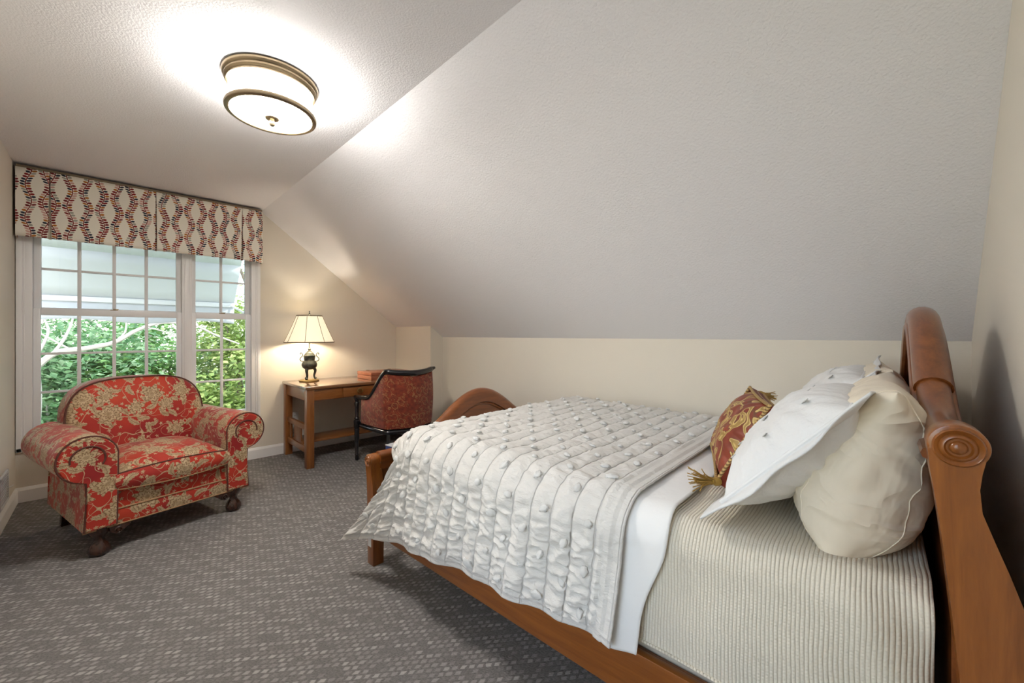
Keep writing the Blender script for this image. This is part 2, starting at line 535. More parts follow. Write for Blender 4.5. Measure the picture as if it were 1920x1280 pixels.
def lathe_data(prof, seg=24, axis=2, center=(0, 0, 0), lobes=None):
    vs_, fs = [], []
    n = len(prof)
    for i, (r, z) in enumerate(prof):
        for k in range(seg):
            a = 2 * PI * k / seg
            rr = max(r, 1e-4) * (1.0 if lobes is None else 1 + lobes[1] * math.cos(lobes[0] * a + lobes[2]))
            x, y = rr * math.cos(a), rr * math.sin(a)
            p = {2: (x, y, z), 1: (x, z, y), 0: (z, x, y)}[axis]
            vs_.append((p[0] + center[0], p[1] + center[1], p[2] + center[2]))
    for i in range(n - 1):
        for k in range(seg):
            fs.append((i * seg + k, i * seg + (k + 1) % seg, (i + 1) * seg + (k + 1) % seg, (i + 1) * seg + k))
    fs.append(tuple(range(seg))); fs.append(tuple((n - 1) * seg + k for k in range(seg)))
    return vs_, fs

def lathe(name, prof, mat, parent=None, seg=24, axis=2, center=(0, 0, 0), lobes=None, angle=45):
    v, f = lathe_data(prof, seg, axis, center, lobes)
    return pyd(name, v, f, mat, parent, angle=angle)

def tube_data(pts, rad, seg=10, closed=False, flat=1.0):
    pts = [Vector(p) for p in pts]; n = len(pts)
    rads = rad if isinstance(rad, (list, tuple)) else [rad] * n
    vs_, fs, uv = [], [], []
    up = None; L = 0.0
    for i, p in enumerate(pts):
        if closed: t = (pts[(i + 1) % n] - pts[i - 1])
        else: t = (pts[min(i + 1, n - 1)] - pts[max(i - 1, 0)])
        t = t.normalized() if t.length > 1e-9 else Vector((0, 0, 1))
        if up is None:
            up = Vector((0, 0, 1)) if abs(t.z) < 0.9 else Vector((1, 0, 0))
        s = t.cross(up)
        if s.length < 1e-6: s = t.cross(Vector((0, 1, 0.3)))
        s.normalize(); up = s.cross(t).normalized()
        if i: L += (p - pts[i - 1]).length
        for k in range(seg):
            a = 2 * PI * k / seg
            vs_.append(p + s * (math.cos(a) * rads[i]) + up * (math.sin(a) * rads[i] * flat))
            uv.append((L, rads[i] * a))
    m = n if closed else n - 1
    for i in range(m):
        j = (i + 1) % n
        for k in range(seg):
            fs.append((i * seg + k, i * seg + (k + 1) % seg, j * seg + (k + 1) % seg, j * seg + k))
    if not closed:
        fs.append(tuple(range(seg))); fs.append(tuple((n - 1) * seg + k for k in range(seg)))
    return vs_, fs, uv

def tube(name, pts, rad, mat, parent=None, seg=10, closed=False, flat=1.0):
    v, f, uv = tube_data(pts, rad, seg, closed, flat)
    return pyd(name, v, f, mat, parent, uv)

def smooth_path(pts, n=6, closed=False):
    """Catmull-Rom through points"""
    P = [Vector(p) for p in pts]; out = []
    m = len(P)
    rng = range(m) if closed else range(m - 1)
    for i in rng:
        if closed: a, b, c, d = P[i - 1], P[i], P[(i + 1) % m], P[(i + 2) % m]
        else: a, b, c, d = P[max(i - 1, 0)], P[i], P[i + 1], P[min(i + 2, m - 1)]
        for k in range(n):
            t = k / n
            out.append(0.5 * ((2 * b) + (c - a) * t + (2 * a - 5 * b + 4 * c - d) * t * t + (3 * b - a - 3 * c + d) * t ** 3))
    if not closed: out.append(P[-1])
    return out

def grid(name, fn, nu, nv, mat, parent=None, uvfn=None, thick=0.0, angle=60, matrix=None):
    """a sheet fn(i/nu, j/nv) -> Vector; uv from running lengths unless uvfn"""
    vs_ = [[fn(i / nu, j / nv) for j in range(nv + 1)] for i in range(nu + 1)]
    uv = []
    if uvfn is None:
        U = [[0.0] * (nv + 1) for _ in range(nu + 1)]; V = [[0.0] * (nv + 1) for _ in range(nu + 1)]
        for i in range(nu + 1):
            for j in range(nv + 1):
                if i: U[i][j] = U[i - 1][j] + (vs_[i][j] - vs_[i - 1][j]).length
                if j: V[i][j] = V[i][j - 1] + (vs_[i][j] - vs_[i][j - 1]).length
        uv = [(U[i][j], V[i][j]) for i in range(nu + 1) for j in range(nv + 1)]
    else:
        uv = [uvfn(i / nu, j / nv) for i in range(nu + 1) for j in range(nv + 1)]
    fl = [v for r in vs_ for v in r]
    w = nv + 1
    fs = [(i * w + j, (i + 1) * w + j, (i + 1) * w + j + 1, i * w + j + 1) for i in range(nu) for j in range(nv)]
    o = pyd(name, fl, fs, mat, parent, uv, angle=angle, recalc=False, matrix=matrix)
    if thick:
        md = o.modifiers.new('cloth_thickness', 'SOLIDIFY'); md.thickness = thick; md.offset = 0.0
    return o

def empty(name, loc=(0, 0, 0), rz=0.0):
    o = bpy.data.objects.new(name, None); COL.objects.link(o)
    o.location = loc; o.rotation_euler = (0, 0, rz); o.empty_display_size = 0.1
    return o

def tag(o, label, cat=None, group=None, kind=None):
    o['label'] = label
    if cat: o['category'] = cat
    if group: o['group'] = group
    if kind: o['kind'] = kind
    return o

def struct(o):
    o['kind'] = 'structure'; return o

def child_copy(src, parent, loc=(0, 0, 0), rot=(0, 0, 0), scale=(1, 1, 1)):
    c = src.copy(); COL.objects.link(c); c.parent = parent
    c.location = loc; c.rotation_euler = rot; c.scale = scale
    return c

# ------------------------------------------------------------------ the room
XW, XH = -4.611, 0.162         # window wall, headboard wall
YL, YK = -0.486, 2.696         # wall beside the camera, knee wall
ZC, YC = 2.44, 1.067           # flat ceiling and where the slope starts
ZK = 1.19
SL = (ZC - ZK) / (YK - YC)
def zslope(y): return ZC - SL * (y - YC)
WY0, WY1, WZ0, WZ1 = -0.425, 1.0, 0.43, 2.37     # window opening
T = 0.12

struct(box('floor', XW - T, XH + T, YL - T, YK + T, -0.1, 0.0, MAT['carpet'], bev=0))
struct(box('ceiling', XW - T, XH + T, YL - T, YC, ZC, ZC + 0.1, MAT['ceiling'], bev=0))
struct(prism('ceiling_slope', [(YC, ZC), (YC, ZC + 0.1), (YK + T, zslope(YK + T) + 0.1), (YK + T, zslope(YK + T))], 0, XW - T, XH + T, MAT['ceiling']))
def wall_back():
    bm = bmesh.new()
    a, b = XW - T, XW
    add_prism(bm, [(YL, 0), (WY0, 0), (WY0, ZC), (YL, ZC)], 0, a, b)
    add_prism(bm, [(WY0, 0), (WY1, 0), (WY1, WZ0), (WY0, WZ0)], 0, a, b)
    add_prism(bm, [(WY0, WZ1), (WY1, WZ1), (WY1, ZC), (WY0, ZC)], 0, a, b)
    add_prism(bm, [(WY1, 0), (YK, 0), (YK, ZK), (YC, ZC), (WY1, ZC)], 0, a, b)
    return bm_obj('wall_back', bm, MAT['wall'], smooth=False)
struct(wall_back())
LX0, LX1 = -1.13, -0.13          # opening for an added, unseen window that brings fill daylight from beside the camera
def wall_left():
    bm = bmesh.new()
    a, b = YL - T, YL
    for x0, x1, z0, z1 in ((XW - T, LX0, 0, ZC), (LX0, LX1, 0, WZ0), (LX0, LX1, WZ1, ZC), (LX1, XH + T, 0, ZC)):
        add_box(bm, x0, x1, a, b, z0, z1)
    return bm_obj('wall_left', bm, MAT['wall'], smooth=False)
struct(wall_left())
struct(box('wall_knee', XW - T, XH + T, YK, YK + T, 0, ZK, MAT['wall'], bev=0))
struct(prism('wall_right', [(YL, 0), (YK, 0), (YK, ZK), (YC, ZC), (YL, ZC)], 0, XH, XH + T, MAT['wall']))
CY, CX = 2.535, -3.84          # boxed-out corner beside the desk
struct(prism('wall_chase', [(CY, 0), (YK, 0), (YK, ZK), (CY, zslope(CY))], 0, XW, CX, MAT['wall']))

BB = [(0, 0), (0.014, 0), (0.014, 0.085), (0.010, 0.094), (0.004, 0.105), (0, 0.107)]
def baseboard(name, axis, at, sgn, a, b):
    poly = [(at + sgn * d, z) for d, z in BB]
    struct(prism(name, poly, axis, a, b, MAT['trim'], angle=20))
# board along Y on the window wall: poly in (x,z) extruded along y
baseboard('baseboard_back', 1, XW, 1, YL, CY)
baseboard('baseboard_left', 0, YL, 1, XW, XH)
baseboard('baseboard_chase', 0, CY, -1, XW + 0.014, CX)
baseboard('baseboard_corner', 1, CX, 1, CY - 0.014, YK)
baseboard('baseboard_knee', 0, YK, -1, CX + 0.014, XH)
baseboard('baseboard_right', 1, XH, -1, YL + 0.014, YK - 0.014)

# ------------------------------------------------------------------ windows
def casing(name, loc, rz, y0, y1, mullions, lip):
    """y0..y1: opening between the jambs in the trim's own frame (x into the room, y along the wall)"""
    t = empty(name, loc, rz); struct(t)
    def stepped(nm, a, b, z0, z1, vert):
        bm = bmesh.new()
        if vert:
            w = b - a
            add_box(bm, 0, 0.018, a, b, z0, z1, 0.003)
            add_box(bm, 0.0, 0.026, a + (0 if vert > 0 else w * 0.6), a + (w * 0.4 if vert > 0 else w), z0, z1, 0.004)
            add_box(bm, 0.0, 0.022, a + w * 0.45, a + w * 0.55, z0, z1, 0.002)
        else:
            add_box(bm, 0, 0.018, a, b, z0, z1, 0.003)
            add_box(bm, 0, 0.026, a, b, z0, z0 + (z1 - z0) * 0.4, 0.004)
        return bm_obj(nm, bm, MAT['trim'], t)
    stepped('casing_side', y0 - 0.078, y0 - 0.001, 0.365, 2.39, 1)
    stepped('casing_side', y1 + 0.001, y1 + 0.077, 0.365, 2.39, -1)
    stepped('casing_foot', y0 - 0.078, y1 + 0.077, 0.365, 0.445, 0)
    box('casing_head', 0, 0.02, y0 - 0.078, y1 + 0.077, 2.35, 2.42, MAT['trim'], t)
    if lip: box('sill_lip', 0.0, 0.045, y1 + 0.006, y1 + 0.096, 0.372, 0.39, MAT['trim'], t, bev=0.004)
    for a, b in mullions:
        bm = bmesh.new(); add_box(bm, -0.09, 0.012, a, b, 0.43, 2.37, 0.003); add_box(bm, 0, 0.018, a + 0.016, b - 0.016, 0.445, 2.35, 0.003)
        bm_obj('mullion', bm, MAT['trim'], t)
    for nm, a in (('jamb', (-0.1, 0.0, y0 - 0.021, y0, 0.43, 2.37)), ('jamb', (-0.1, 0.0, y1, y1 + 0.021, 0.43, 2.37)),
                  ('jamb_head', (-0.1, 0.0, y0, y1, 2.345, 2.37)), ('jamb_sill', (-0.1, 0.0, y0, y1, 0.43, 0.452))):
        box(nm, *a, MAT['vinyl'], t, bev=0.001)
casing('trim_1', (XW, 0, 0), 0.0, -0.404, 0.979, [(0.452, 0.522)], True)
casing('added_window_trim', (0, YL, 0), PI / 2, -LX1 + 0.021, -LX0 - 0.021, [], False)  # casing of the added window, out of view

def window(name, loc, rz, y0, y1, ncol, sy0, sy1):
    """double-hung window: lower sash in front, upper sash behind; panes between muntins"""
    w = empty(name, loc, rz); struct(w)
    def sash(nm, z0, z1, gz0, gz1, xf, nrow):
        bm = bmesh.new(); d = 0.032
        add_box(bm, xf - d, xf, y0, sy0, z0, z1, 0.003); add_box(bm, xf - d, xf, sy1, y1, z0, z1, 0.003)
        add_box(bm, xf - d, xf - 0.001, sy0, sy1, z0, gz0, 0.003); add_box(bm, xf - d, xf - 0.001, sy0, sy1, gz1, z1, 0.003)
        s = bm_obj(nm, bm, MAT['vinyl'], w)
        mw = 0.011
        cw = (sy1 - sy0) / ncol; rh = (gz1 - gz0) / nrow
        vb = None
        for c in range(1, ncol):
            yy = sy0 + c * cw
            box('muntin', xf - 0.024, xf - 0.006, yy - mw, yy + mw, gz0, gz1, MAT['vinyl'], s, bev=0.003)
        for r in range(1, nrow):
            zz = gz0 + r * rh
            box('muntin', xf - 0.023, xf - 0.007, sy0, sy1, zz - mw * .8, zz + mw * .8, MAT['vinyl'], s, bev=0.003)
        me = None
        for c in range(ncol):
            for r in range(nrow):
                if me is None:
                    p = box('pane', -0.002, 0.002, -cw / 2, cw / 2, -rh / 2, rh / 2, MAT['glass'], s, bev=0)
                    me = p.data
                else:
                    p = bpy.data.objects.new('pane', me); COL.objects.link(p); p.parent = s
                p.location = (xf - 0.016, sy0 + (c + .5) * cw, gz0 + (r + .5) * rh)
        return s
    sash('upper_sash', 1.372, 2.345, 1.425, 2.30, -0.045, 3)
    lo = sash('lower_sash', 0.452, 1.415, 0.497, 1.366, -0.008, 3)
    ym = (y0 + y1) / 2
    bm = bmesh.new(); add_box(bm, -0.030, -0.010, ym - 0.022, ym + 0.022, 1.415, 1.421, 0.002); add_box(bm, -0.026, -0.014, ym - 0.006, ym + 0.028, 1.421, 1.428, 0.002)
    bm_obj('sash_lock', bm, MAT['bronze'], lo)
window('window_1', (XW, 0, 0), 0.0, -0.403, 0.452, 4, -0.366, 0.417)
window('window_2', (XW, 0, 0), 0.0, 0.522, 0.978, 2, 0.555, 0.938)
window('added_fill_window', (0, YL, 0), PI / 2, 0.152, 1.108, 4, 0.19, 1.07)  # added out of view to brighten the near side of the bed

# ------------------------------------------------------------------ valance
def valance():
    v = empty('window_valance', (XW, 0, 0))
    tag(v, 'cream pelmet valance with wavy red leafy vine print above the window', 'valance')
    y0, y1, d = -0.474, 1.050, 0.135
    z0, z1 = 1.918, 2.405
    pleats = [-0.311, 0.273, 0.881]
    rows = 14
    def path(t):                     # t: 0 top .. 1 bottom
        pts = [(0.002, y0), (d * 0.5, y0), (d, y0 + 0.002)]
        for k, p in enumerate(pleats):
            a = 0.0015 + 0.008 * t * (1.0 if k != 1 else 0.7)
            pts += [(d + 0.004 * t, p - a - 0.02), (d + 0.002 * t, p - a), (d - 0.03, p - a * 0.6), (d - 0.03, p + a * 0.6), (d + 0.002 * t, p + a), (d + 0.004 * t, p + a + 0.02)]
        pts += [(d, y1 - 0.002), (d * 0.5, y1 + 0.002), (0.002, y1 + 0.002)]
        return pts
    base = path(0.0)
    L = [0.0]
    for a, b in zip(base, base[1:]): L.append(L[-1] + math.hypot(b[0] - a[0], b[1] - a[1]))
    verts, uv, faces = [], [], []
    n = len(base)
    for r in range(rows + 1):
        t = r / rows
        for i, (x, y) in enumerate(path(t)):
            z = z1 + (z0 - z1) * t
            wob = 0.004 * t * math.sin(y * 17.0 + 1.0) if 2 < i < n - 3 else 0
            verts.append((x + wob, y, z - (0.008 if i in (n - 2, n - 3) and r == rows else 0)))
            uv.append((L[i] + 0.018, z))
    for r in range(rows):
        for i in range(n - 1):
            faces.append((r * n + i, (r + 1) * n + i, (r + 1) * n + i + 1, r * n + i + 1))
    o = pyd('fabric', verts, faces, MAT['vine'], v, uv, angle=30, recalc=False)
    md = o.modifiers.new('cloth_thickness', 'SOLIDIFY'); md.thickness = 0.003; md.offset = -1
    box('mounting_board', 0.0, d - 0.006, y0 + 0.004, y1 - 0.004, 2.404, 2.424, MAT['shade_trim'], v, bev=0.002)
valance()

# ------------------------------------------------------------------ ceiling lamp
def ceiling_lamp():
    t = empty('ceiling_lamp', (-2.20, 0.555, ZC))
    tag(t, 'round drum ceiling lamp of frosted glass with bronze rings', 'ceiling lamp')
    lathe('canopy', [(0.1432, -0.001), (0.1987, -0.001), (0.2023, -0.010), (0.1987, -0.020), (0.1915, -0.024), (0.1933, -0.034), (0.1871, -0.042), (0.1835, -0.044), (0.1844, -0.052), (0.1701, -0.052)], MAT['bronze'], t, 64)
    lathe('drum', [(0.1754, -0.050), (0.1759, -0.152)], MAT['lamp_glass'], t, 64)
    lathe('ring', [(0.1701, -0.146), (0.1897, -0.148), (0.1929, -0.156), (0.1915, -0.166), (0.1844, -0.171), (0.1727, -0.169), (0.1683, -0.160)], MAT['bronze'], t, 64)
    lathe('diffuser', [(0.1754, -0.156), (0.1718, -0.164), (0.1343, -0.171), (0.0805, -0.175), (0.0000, -0.177)], MAT['lamp_glass_low'], t, 64)
    lathe('finial', [(0.0300, -0.176), (0.0310, -0.180), (0.0260, -0.186), (0.0100, -0.190), (0.0080, -0.196), (0.0140, -0.202), (0.0130, -0.212), (0.0060, -0.218), (0.0000, -0.219)], MAT['bronze'], t, 32)
ceiling_lamp()

# ------------------------------------------------------------------ armchair
def armchair():
    fl, fr = Vector((-3.215, -0.045)), Vector((-3.374, 0.609))
    mid = (fl + fr) / 2
    s = (fr - fl).normalized()                       # sitter's left
    rz = math.atan2(s.y, s.x) - PI / 2
    t = empty('armchair', (mid.x, mid.y, 0), rz)
    tag(t, 'red floral brocade armchair with rolled arms and carved claw feet by the window', 'armchair')
    D = MAT['damask']
    # seat frame and front bands
    box('seat_frame', -0.66, 0.030, -0.30, 0.30, 0.165, 0.350, D, t, bev=0.015, cubeuv=True)
    box('front_band', -0.05, 0.052, -0.292, 0.292, 0.150, 0.240, D, t, bev=0.008, cubeuv=True)
    tube('piping', [(0.052, y, 0.240) for y in (-0.285, -0.1, 0.1, 0.285)], 0.0045, MAT['cord_tan'], t, 6)
    tube('piping', [(0.050, y, 0.153) for y in (-0.41, -0.285, -0.1, 0.1, 0.285, 0.41)], 0.0045, MAT['cord_tan'], t, 6)
    # arms: profile in (y,z) swept along x
    R, cy, cz = 0.124, 0.392, 0.548
    prof = [(0.275, 0.155), (0.272, 0.30), (0.270, 0.45)]
    for k in range(0, 29):
        a = PI - math.radians(8) - k * math.radians(232) / 28
        prof.append((cy + R * math.cos(a), cz + R * math.sin(a)))
    prof += [(0.402, 0.420), (0.397, 0.34), (0.402, 0.25), (0.408, 0.155)]
    # front facing inner scroll outline (piping on the arm front)
    xs = [-0.70, -0.68, -0.5, -0.3, -0.12, 0.0, 0.045, 0.062, 0.068]
    for sg in (-1, 1):
        verts, uv, faces = [], [], []
        L = [0.0]
        for a, b in zip(prof, prof[1:]): L.append(L[-1] + math.hypot(b[0] - a[0], b[1] - a[1]))
        for i, x in enumerate(xs):
            shrink = 1.0 - (0.0 if x < 0.05 else (0.035 if x < 0.065 else 0.10))
            lift = 0.012 * (x + 0.3)
            for j, (y, z) in enumerate(prof):
                yy = 0.335 + (y - 0.335) * shrink; zz = 0.40 + (z - 0.40) * (0.5 + 0.5 * shrink)
                grow = 1.0
                verts.append((x, sg * yy * grow, zz + (lift if z > 0.4 else 0)))
                uv.append((x * 1.0 + (0.37 if sg > 0 else 0), L[j] + (0.21 if sg > 0 else 0)))
        n = len(prof)
        for i in range(len(xs) - 1):
            for j in range(n):
                k = (j + 1) % n
                faces.append((i * n + j, (i + 1) * n + j, (i + 1) * n + k, i * n + k))
        arm = pyd('arm', verts, faces, D, t, uv, angle=70)
        # arm front
        fv, fu = [], []
        last = (len(xs) - 1) * n
        bm = bmesh.new(); ul = bm.loops.layers.uv.verify()
        ring = [bm.verts.new(verts[last + j]) for j in range(n)]
        f = bm.faces.new(ring)
        tri = bmesh.ops.triangulate(bm, faces=[f])
        for ff in bm.faces:
            for l in ff.loops: l[ul].uv = (l.vert.co.y * 1.0 + (0.6 if sg > 0 else 1.3), l.vert.co.z)
        bm_obj('arm_front', bm, D, arm)
        r0 = (len(xs) - 2) * n
        pp = [Vector(verts[r0 + j]) for j in range(n)]
        tube('piping', pp, 0.005, MAT['piping'], arm, 6)
        # back closing panel
        bm = bmesh.new(); ring = [bm.verts.new(verts[j]) for j in range(n)]; f = bm.faces.new(ring)
        bmesh.ops.triangulate(bm, faces=[f]); bm_obj('arm_back', bm, D, arm, cubeuv=True)
        # inner welt spiral on the arm front
        sp = []
        for k in range(15):
            a = math.radians(-35) + k * math.radians(225) / 14
            sp.append((0.069, sg * (0.392 - (R * 0.55) * math.cos(a) * 1.0), 0.552 + R * 0.55 * math.sin(a)))
        tube('scroll_welt', sp, 0.0048, MAT['piping'], arm, 6)
    # backrest: rounded crest, raked
    rake = math.radians(10)
    hw, zb, zt = 0.366, 0.30, 0.925
    def outline(q):                                   # q 0..1 from foot at -y round the crest to foot at +y
        a = PI * q
        y = -math.cos(a); z = math.sin(a)
        ey = math.copysign(abs(y) ** 0.62, y); ez = abs(z) ** 0.55
        return hw * ey, zb + 0.25 + (zt - zb - 0.25) * ez
    ol = [(-hw * 0.97, zb)] + [(-hw * 0.985, zb + 0.13)] + [outline(k / 40) for k in range(41)] + [(hw * 0.985, zb + 0.13), (hw * 0.97, zb)]
    def lean(x, y, z): return Vector((x - 0.50 - (z - 0.42) * math.tan(rake), y, z))
    layers = [(-0.185, 0.90), (-0.19, 0.97), (-0.175, 1.0), (-0.03, 1.0), (0.0, 0.985), (0.018, 0.95), (0.036, 0.83), (0.05, 0.55), (0.054, 0.2), (0.055, 0.0)]
    cen = (0.0, 0.56)
    verts, uv, faces = [], [], []
    n = len(ol)
    for li, (dx, sc) in enumerate(layers):
        for j, (y, z) in enumerate(ol):
            yy, zz = cen[0] + (y - cen[0]) * sc, cen[1] + (z - cen[1]) * sc
            verts.append(lean(dx, yy, zz)); 
            if li < 3 or li == 3: uv.append((yy + 0.5 + dx, zz + 0.7))
            else: uv.append((yy + 2.3, zz))
    for li in range(len(layers) - 1):
        for j in range(n - 1):
            faces.append((li * n + j, (li + 1) * n + j, (li + 1) * n + j + 1, li * n + j + 1))
        faces.append((li * n + n - 1, (li + 1) * n + n - 1, (li + 1) * n, li * n))
    faces.append(tuple(range(n)))
    bk = pyd('backrest', verts, faces, D, t, uv, angle=60)
    tube('piping', [lean(0.0, y, z) for y, z in ol[1:-1]], 0.005, MAT['piping'], bk, 6)
    # loose seat cushion with crown and boxed front
    def cushion(sgn):
        def fn(a, b):
            x = -0.55 + 0.615 * a; y = -0.272 + 0.544 * b
            ex = 1 - abs(2 * a - 1) ** 6; ey = 1 - abs(2 * b - 1) ** 5
            crown = (ex * ey)
            ctr = (1 - (2 * b - 1) ** 2)
            if sgn > 0: z = 0.440 + 0.056 * crown * (0.55 + 0.45 * math.sin(PI * min(1, a * 1.02)) ** 0.5) + 0.018 * ctr
            else: z = 0.335 + 0.016 * (1 - ctr) - 0.008 * crown
            return Vector((x + (0.012 * ctr if a > 0.95 else 0), y, z))
        return fn
    top = cushion(1); bot = cushion(-1)
    c = grid('seat_cushion', top, 28, 28, D, t, lambda a, b: (0.9 + a * 0.62, 3.1 + b * 0.55))
    # boxing round the cushion
    edge = [(1.0, k / 24) for k in range(25)] + [(1 - k / 16, 1.0) for k in range(1, 17)] + [(0.0, 1 - k / 24) for k in range(1, 25)] + [(k / 16, 0.0) for k in range(1, 16)]
    verts, uv, faces = [], [], []
    L = 0; prev = None
    for a, b in edge:
        p, q = top(a, b), bot(a, b)
        if prev is not None: L += (p - prev).length
        prev = p
        out = Vector((1 if a == 1.0 else (-1 if a == 0 else 0), 1 if b == 1.0 else (-1 if b == 0 else 0), 0)).normalized()
        for k, bulge in ((0, 0), (0.33, 0.020), (0.66, 0.020), (1, 0)):
            verts.append(p.lerp(q, k) + out * bulge); uv.append((L + 4.0, (p.z - q.z) * -k))
    n = len(edge)
    for i in range(n):
        j = (i + 1) % n
        for k in range(3): faces.append((i * 4 + k, j * 4 + k, j * 4 + k + 1, i * 4 + k + 1))
    pyd('cushion_boxing', verts, faces, D, c, uv)
    tube('piping', [top(a, b) for a, b in edge], 0.0045, MAT['piping'], c, 6, closed=True)
    tube('piping', [bot(a, b) for a, b in edge], 0.0045, MAT['cord_tan'], c, 6, closed=True)
    # feet: carved knee, ankle and ball at the front; plain raked blocks behind
    for sg in (-1, 1):
        foot = lathe('front_foot', [(0.030, 0.0), (0.040, 0.006), (0.046, 0.022), (0.044, 0.042), (0.034, 0.062), (0.024, 0.076), (0.021, 0.090), (0.027, 0.104), (0.040, 0.120), (0.052, 0.138), (0.056, 0.160)],
                     MAT['dark_wood'], t, 24, center=(0.005, sg * 0.335, 0), lobes=(5, 0.06, 0.0))
        prism('carved_bracket', [(0.31, 0.160), (0.30, 0.118), (0.275, 0.098), (0.245, 0.108), (0.225, 0.135), (0.18, 0.160)] if sg > 0 else [(-0.31, 0.160), (-0.30, 0.118), (-0.275, 0.098), (-0.245, 0.108), (-0.225, 0.135), (-0.18, 0.160)], 0, 0.010, 0.050, MAT['dark_wood'], foot, bev=0.006)
        lathe('scroll', [(0.020, 0.010), (0.020, 0.050), (0.014, 0.054), (0.010, 0.050), (0.006, 0.056), (0.0, 0.057)], MAT['dark_wood'], foot, 16, axis=0, center=(0.003, sg * 0.266, 0.122))
        prism('side_bracket', [(-0.03, 0.160), (-0.04, 0.115), (-0.07, 0.102), (-0.105, 0.130), (-0.15, 0.160)], 1, sg * 0.335 - 0.02, sg * 0.335 + 0.045 * (1 if sg > 0 else 0.5), MAT['dark_wood'], foot, bev=0.005)
        prism('back_foot', [(-0.60, 0.17), (-0.66, 0.17), (-0.685, 0.0), (-0.645, 0.0)], 1, sg * 0.335 - 0.025, sg * 0.335 + 0.025, MAT['dark_wood'], t, bev=0.004)
armchair()

# ------------------------------------------------------------------ desk
DZ = 0.745
def desk():
    x0, x1, y0, y1 = -4.592, -3.90, 1.262, 2.515
    t = empty('writing_desk', (x0, y0, 0))
    tag(t, 'oak writing desk with brass pulls and slatted ends against the wall', 'desk')
    dx, dy = x1 - x0, y1 - y0
    box('desktop', -0.005, dx + 0.012, -0.012, dy + 0.004, DZ - 0.028, DZ, MAT['desk_top'], t, bev=0.007, seg=3)
    lw = 0.066
    for (a, b) in ((0, 0), (dx - lw, 0), (0, dy - lw), (dx - lw, dy - lw)):
        box('leg', a, a + lw, b, b + lw, 0, DZ - 0.028, MAT['desk_wood_z'], t, bev=0.004)
    zt, zb = DZ - 0.028, DZ - 0.135
    box('side_apron', lw, dx - lw, 0.012, 0.036, zb, zt, MAT['desk_wood_x'], t)
    box('side_apron', lw, dx - lw, dy - 0.036, dy - 0.012, zb, zt, MAT['desk_wood_x'], t)
    box('back_apron', 0.012, 0.036, lw, dy - lw, zb, zt, MAT['desk_wood_y'], t)
    box('front_rail', dx - 0.045, dx - 0.02, lw, dy - lw, zb, zt, MAT['desk_wood_y'], t)
    # drawer and flanking fixed panels
    a, b = lw + 0.002, dy - lw - 0.002
    third = 0.26
    box('fixed_panel', dx - 0.02, dx - 0.012, a, a + third, zb + 0.004, zt - 0.006, MAT['desk_wood_y'], t, bev=0.002)
    box('fixed_panel', dx - 0.02, dx - 0.012, b - third, b, zb + 0.004, zt - 0.006, MAT['desk_wood_y'], t, bev=0.002)
    dr = box('drawer', dx - 0.02, dx - 0.008, a + third + 0.003, b - third - 0.003, zb + 0.006, zt - 0.008, MAT['desk_wood_y'], t, bev=0.003)
    for yy in (a + third + 0.17, b - third - 0.17):
        pl = lathe('pull_plate', [(0.030, 0.0), (0.030, 0.003), (0.024, 0.005), (0.0, 0.0055)], MAT['brass'], dr, 20, axis=0, center=(dx - 0.008, yy, (zt + zb) / 2))
        pl.scale = (1, 1, 1)
        tube('pull_handle', smooth_path([(dx - 0.004, yy - 0.024, (zt + zb) / 2 + 0.006), (dx + 0.008, yy - 0.02, (zt + zb) / 2 - 0.008), (dx + 0.010, yy, (zt + zb) / 2 - 0.014), (dx + 0.008, yy + 0.02, (zt + zb) / 2 - 0.008), (dx - 0.004, yy + 0.024, (zt + zb) / 2 + 0.006)], 4), 0.003, MAT['brass'], dr, 6)
    # slatted ends and low shelf
    for yy in (0.018, dy - 0.048):
        box('end_rail', lw, dx - lw, yy, yy + 0.03, 0.335, 0.385, MAT['desk_wood_x'], t)
        box('end_rail', lw, dx - lw, yy, yy + 0.03, 0.125, 0.185, MAT['desk_wood_x'], t)
        cx = dx / 2
        box('end_slat', cx - 0.10, cx + 0.10, yy + 0.009, yy + 0.021, 0.185, 0.335, MAT['desk_wood_z'], t, bev=0.002)
        box('end_slat', lw + 0.055, lw + 0.085, yy + 0.006, yy + 0.024, 0.185, 0.335, MAT['desk_wood_z'], t, bev=0.002)
        box('end_slat', dx - lw - 0.085, dx - lw - 0.055, yy + 0.006, yy + 0.024, 0.185, 0.335, MAT['desk_wood_z'], t, bev=0.002)
    box('low_shelf', dx / 2 - 0.14, dx / 2 + 0.14, 0.03, dy - 0.03, 0.185, 0.207, MAT['desk_wood_y'], t, bev=0.003)
desk()

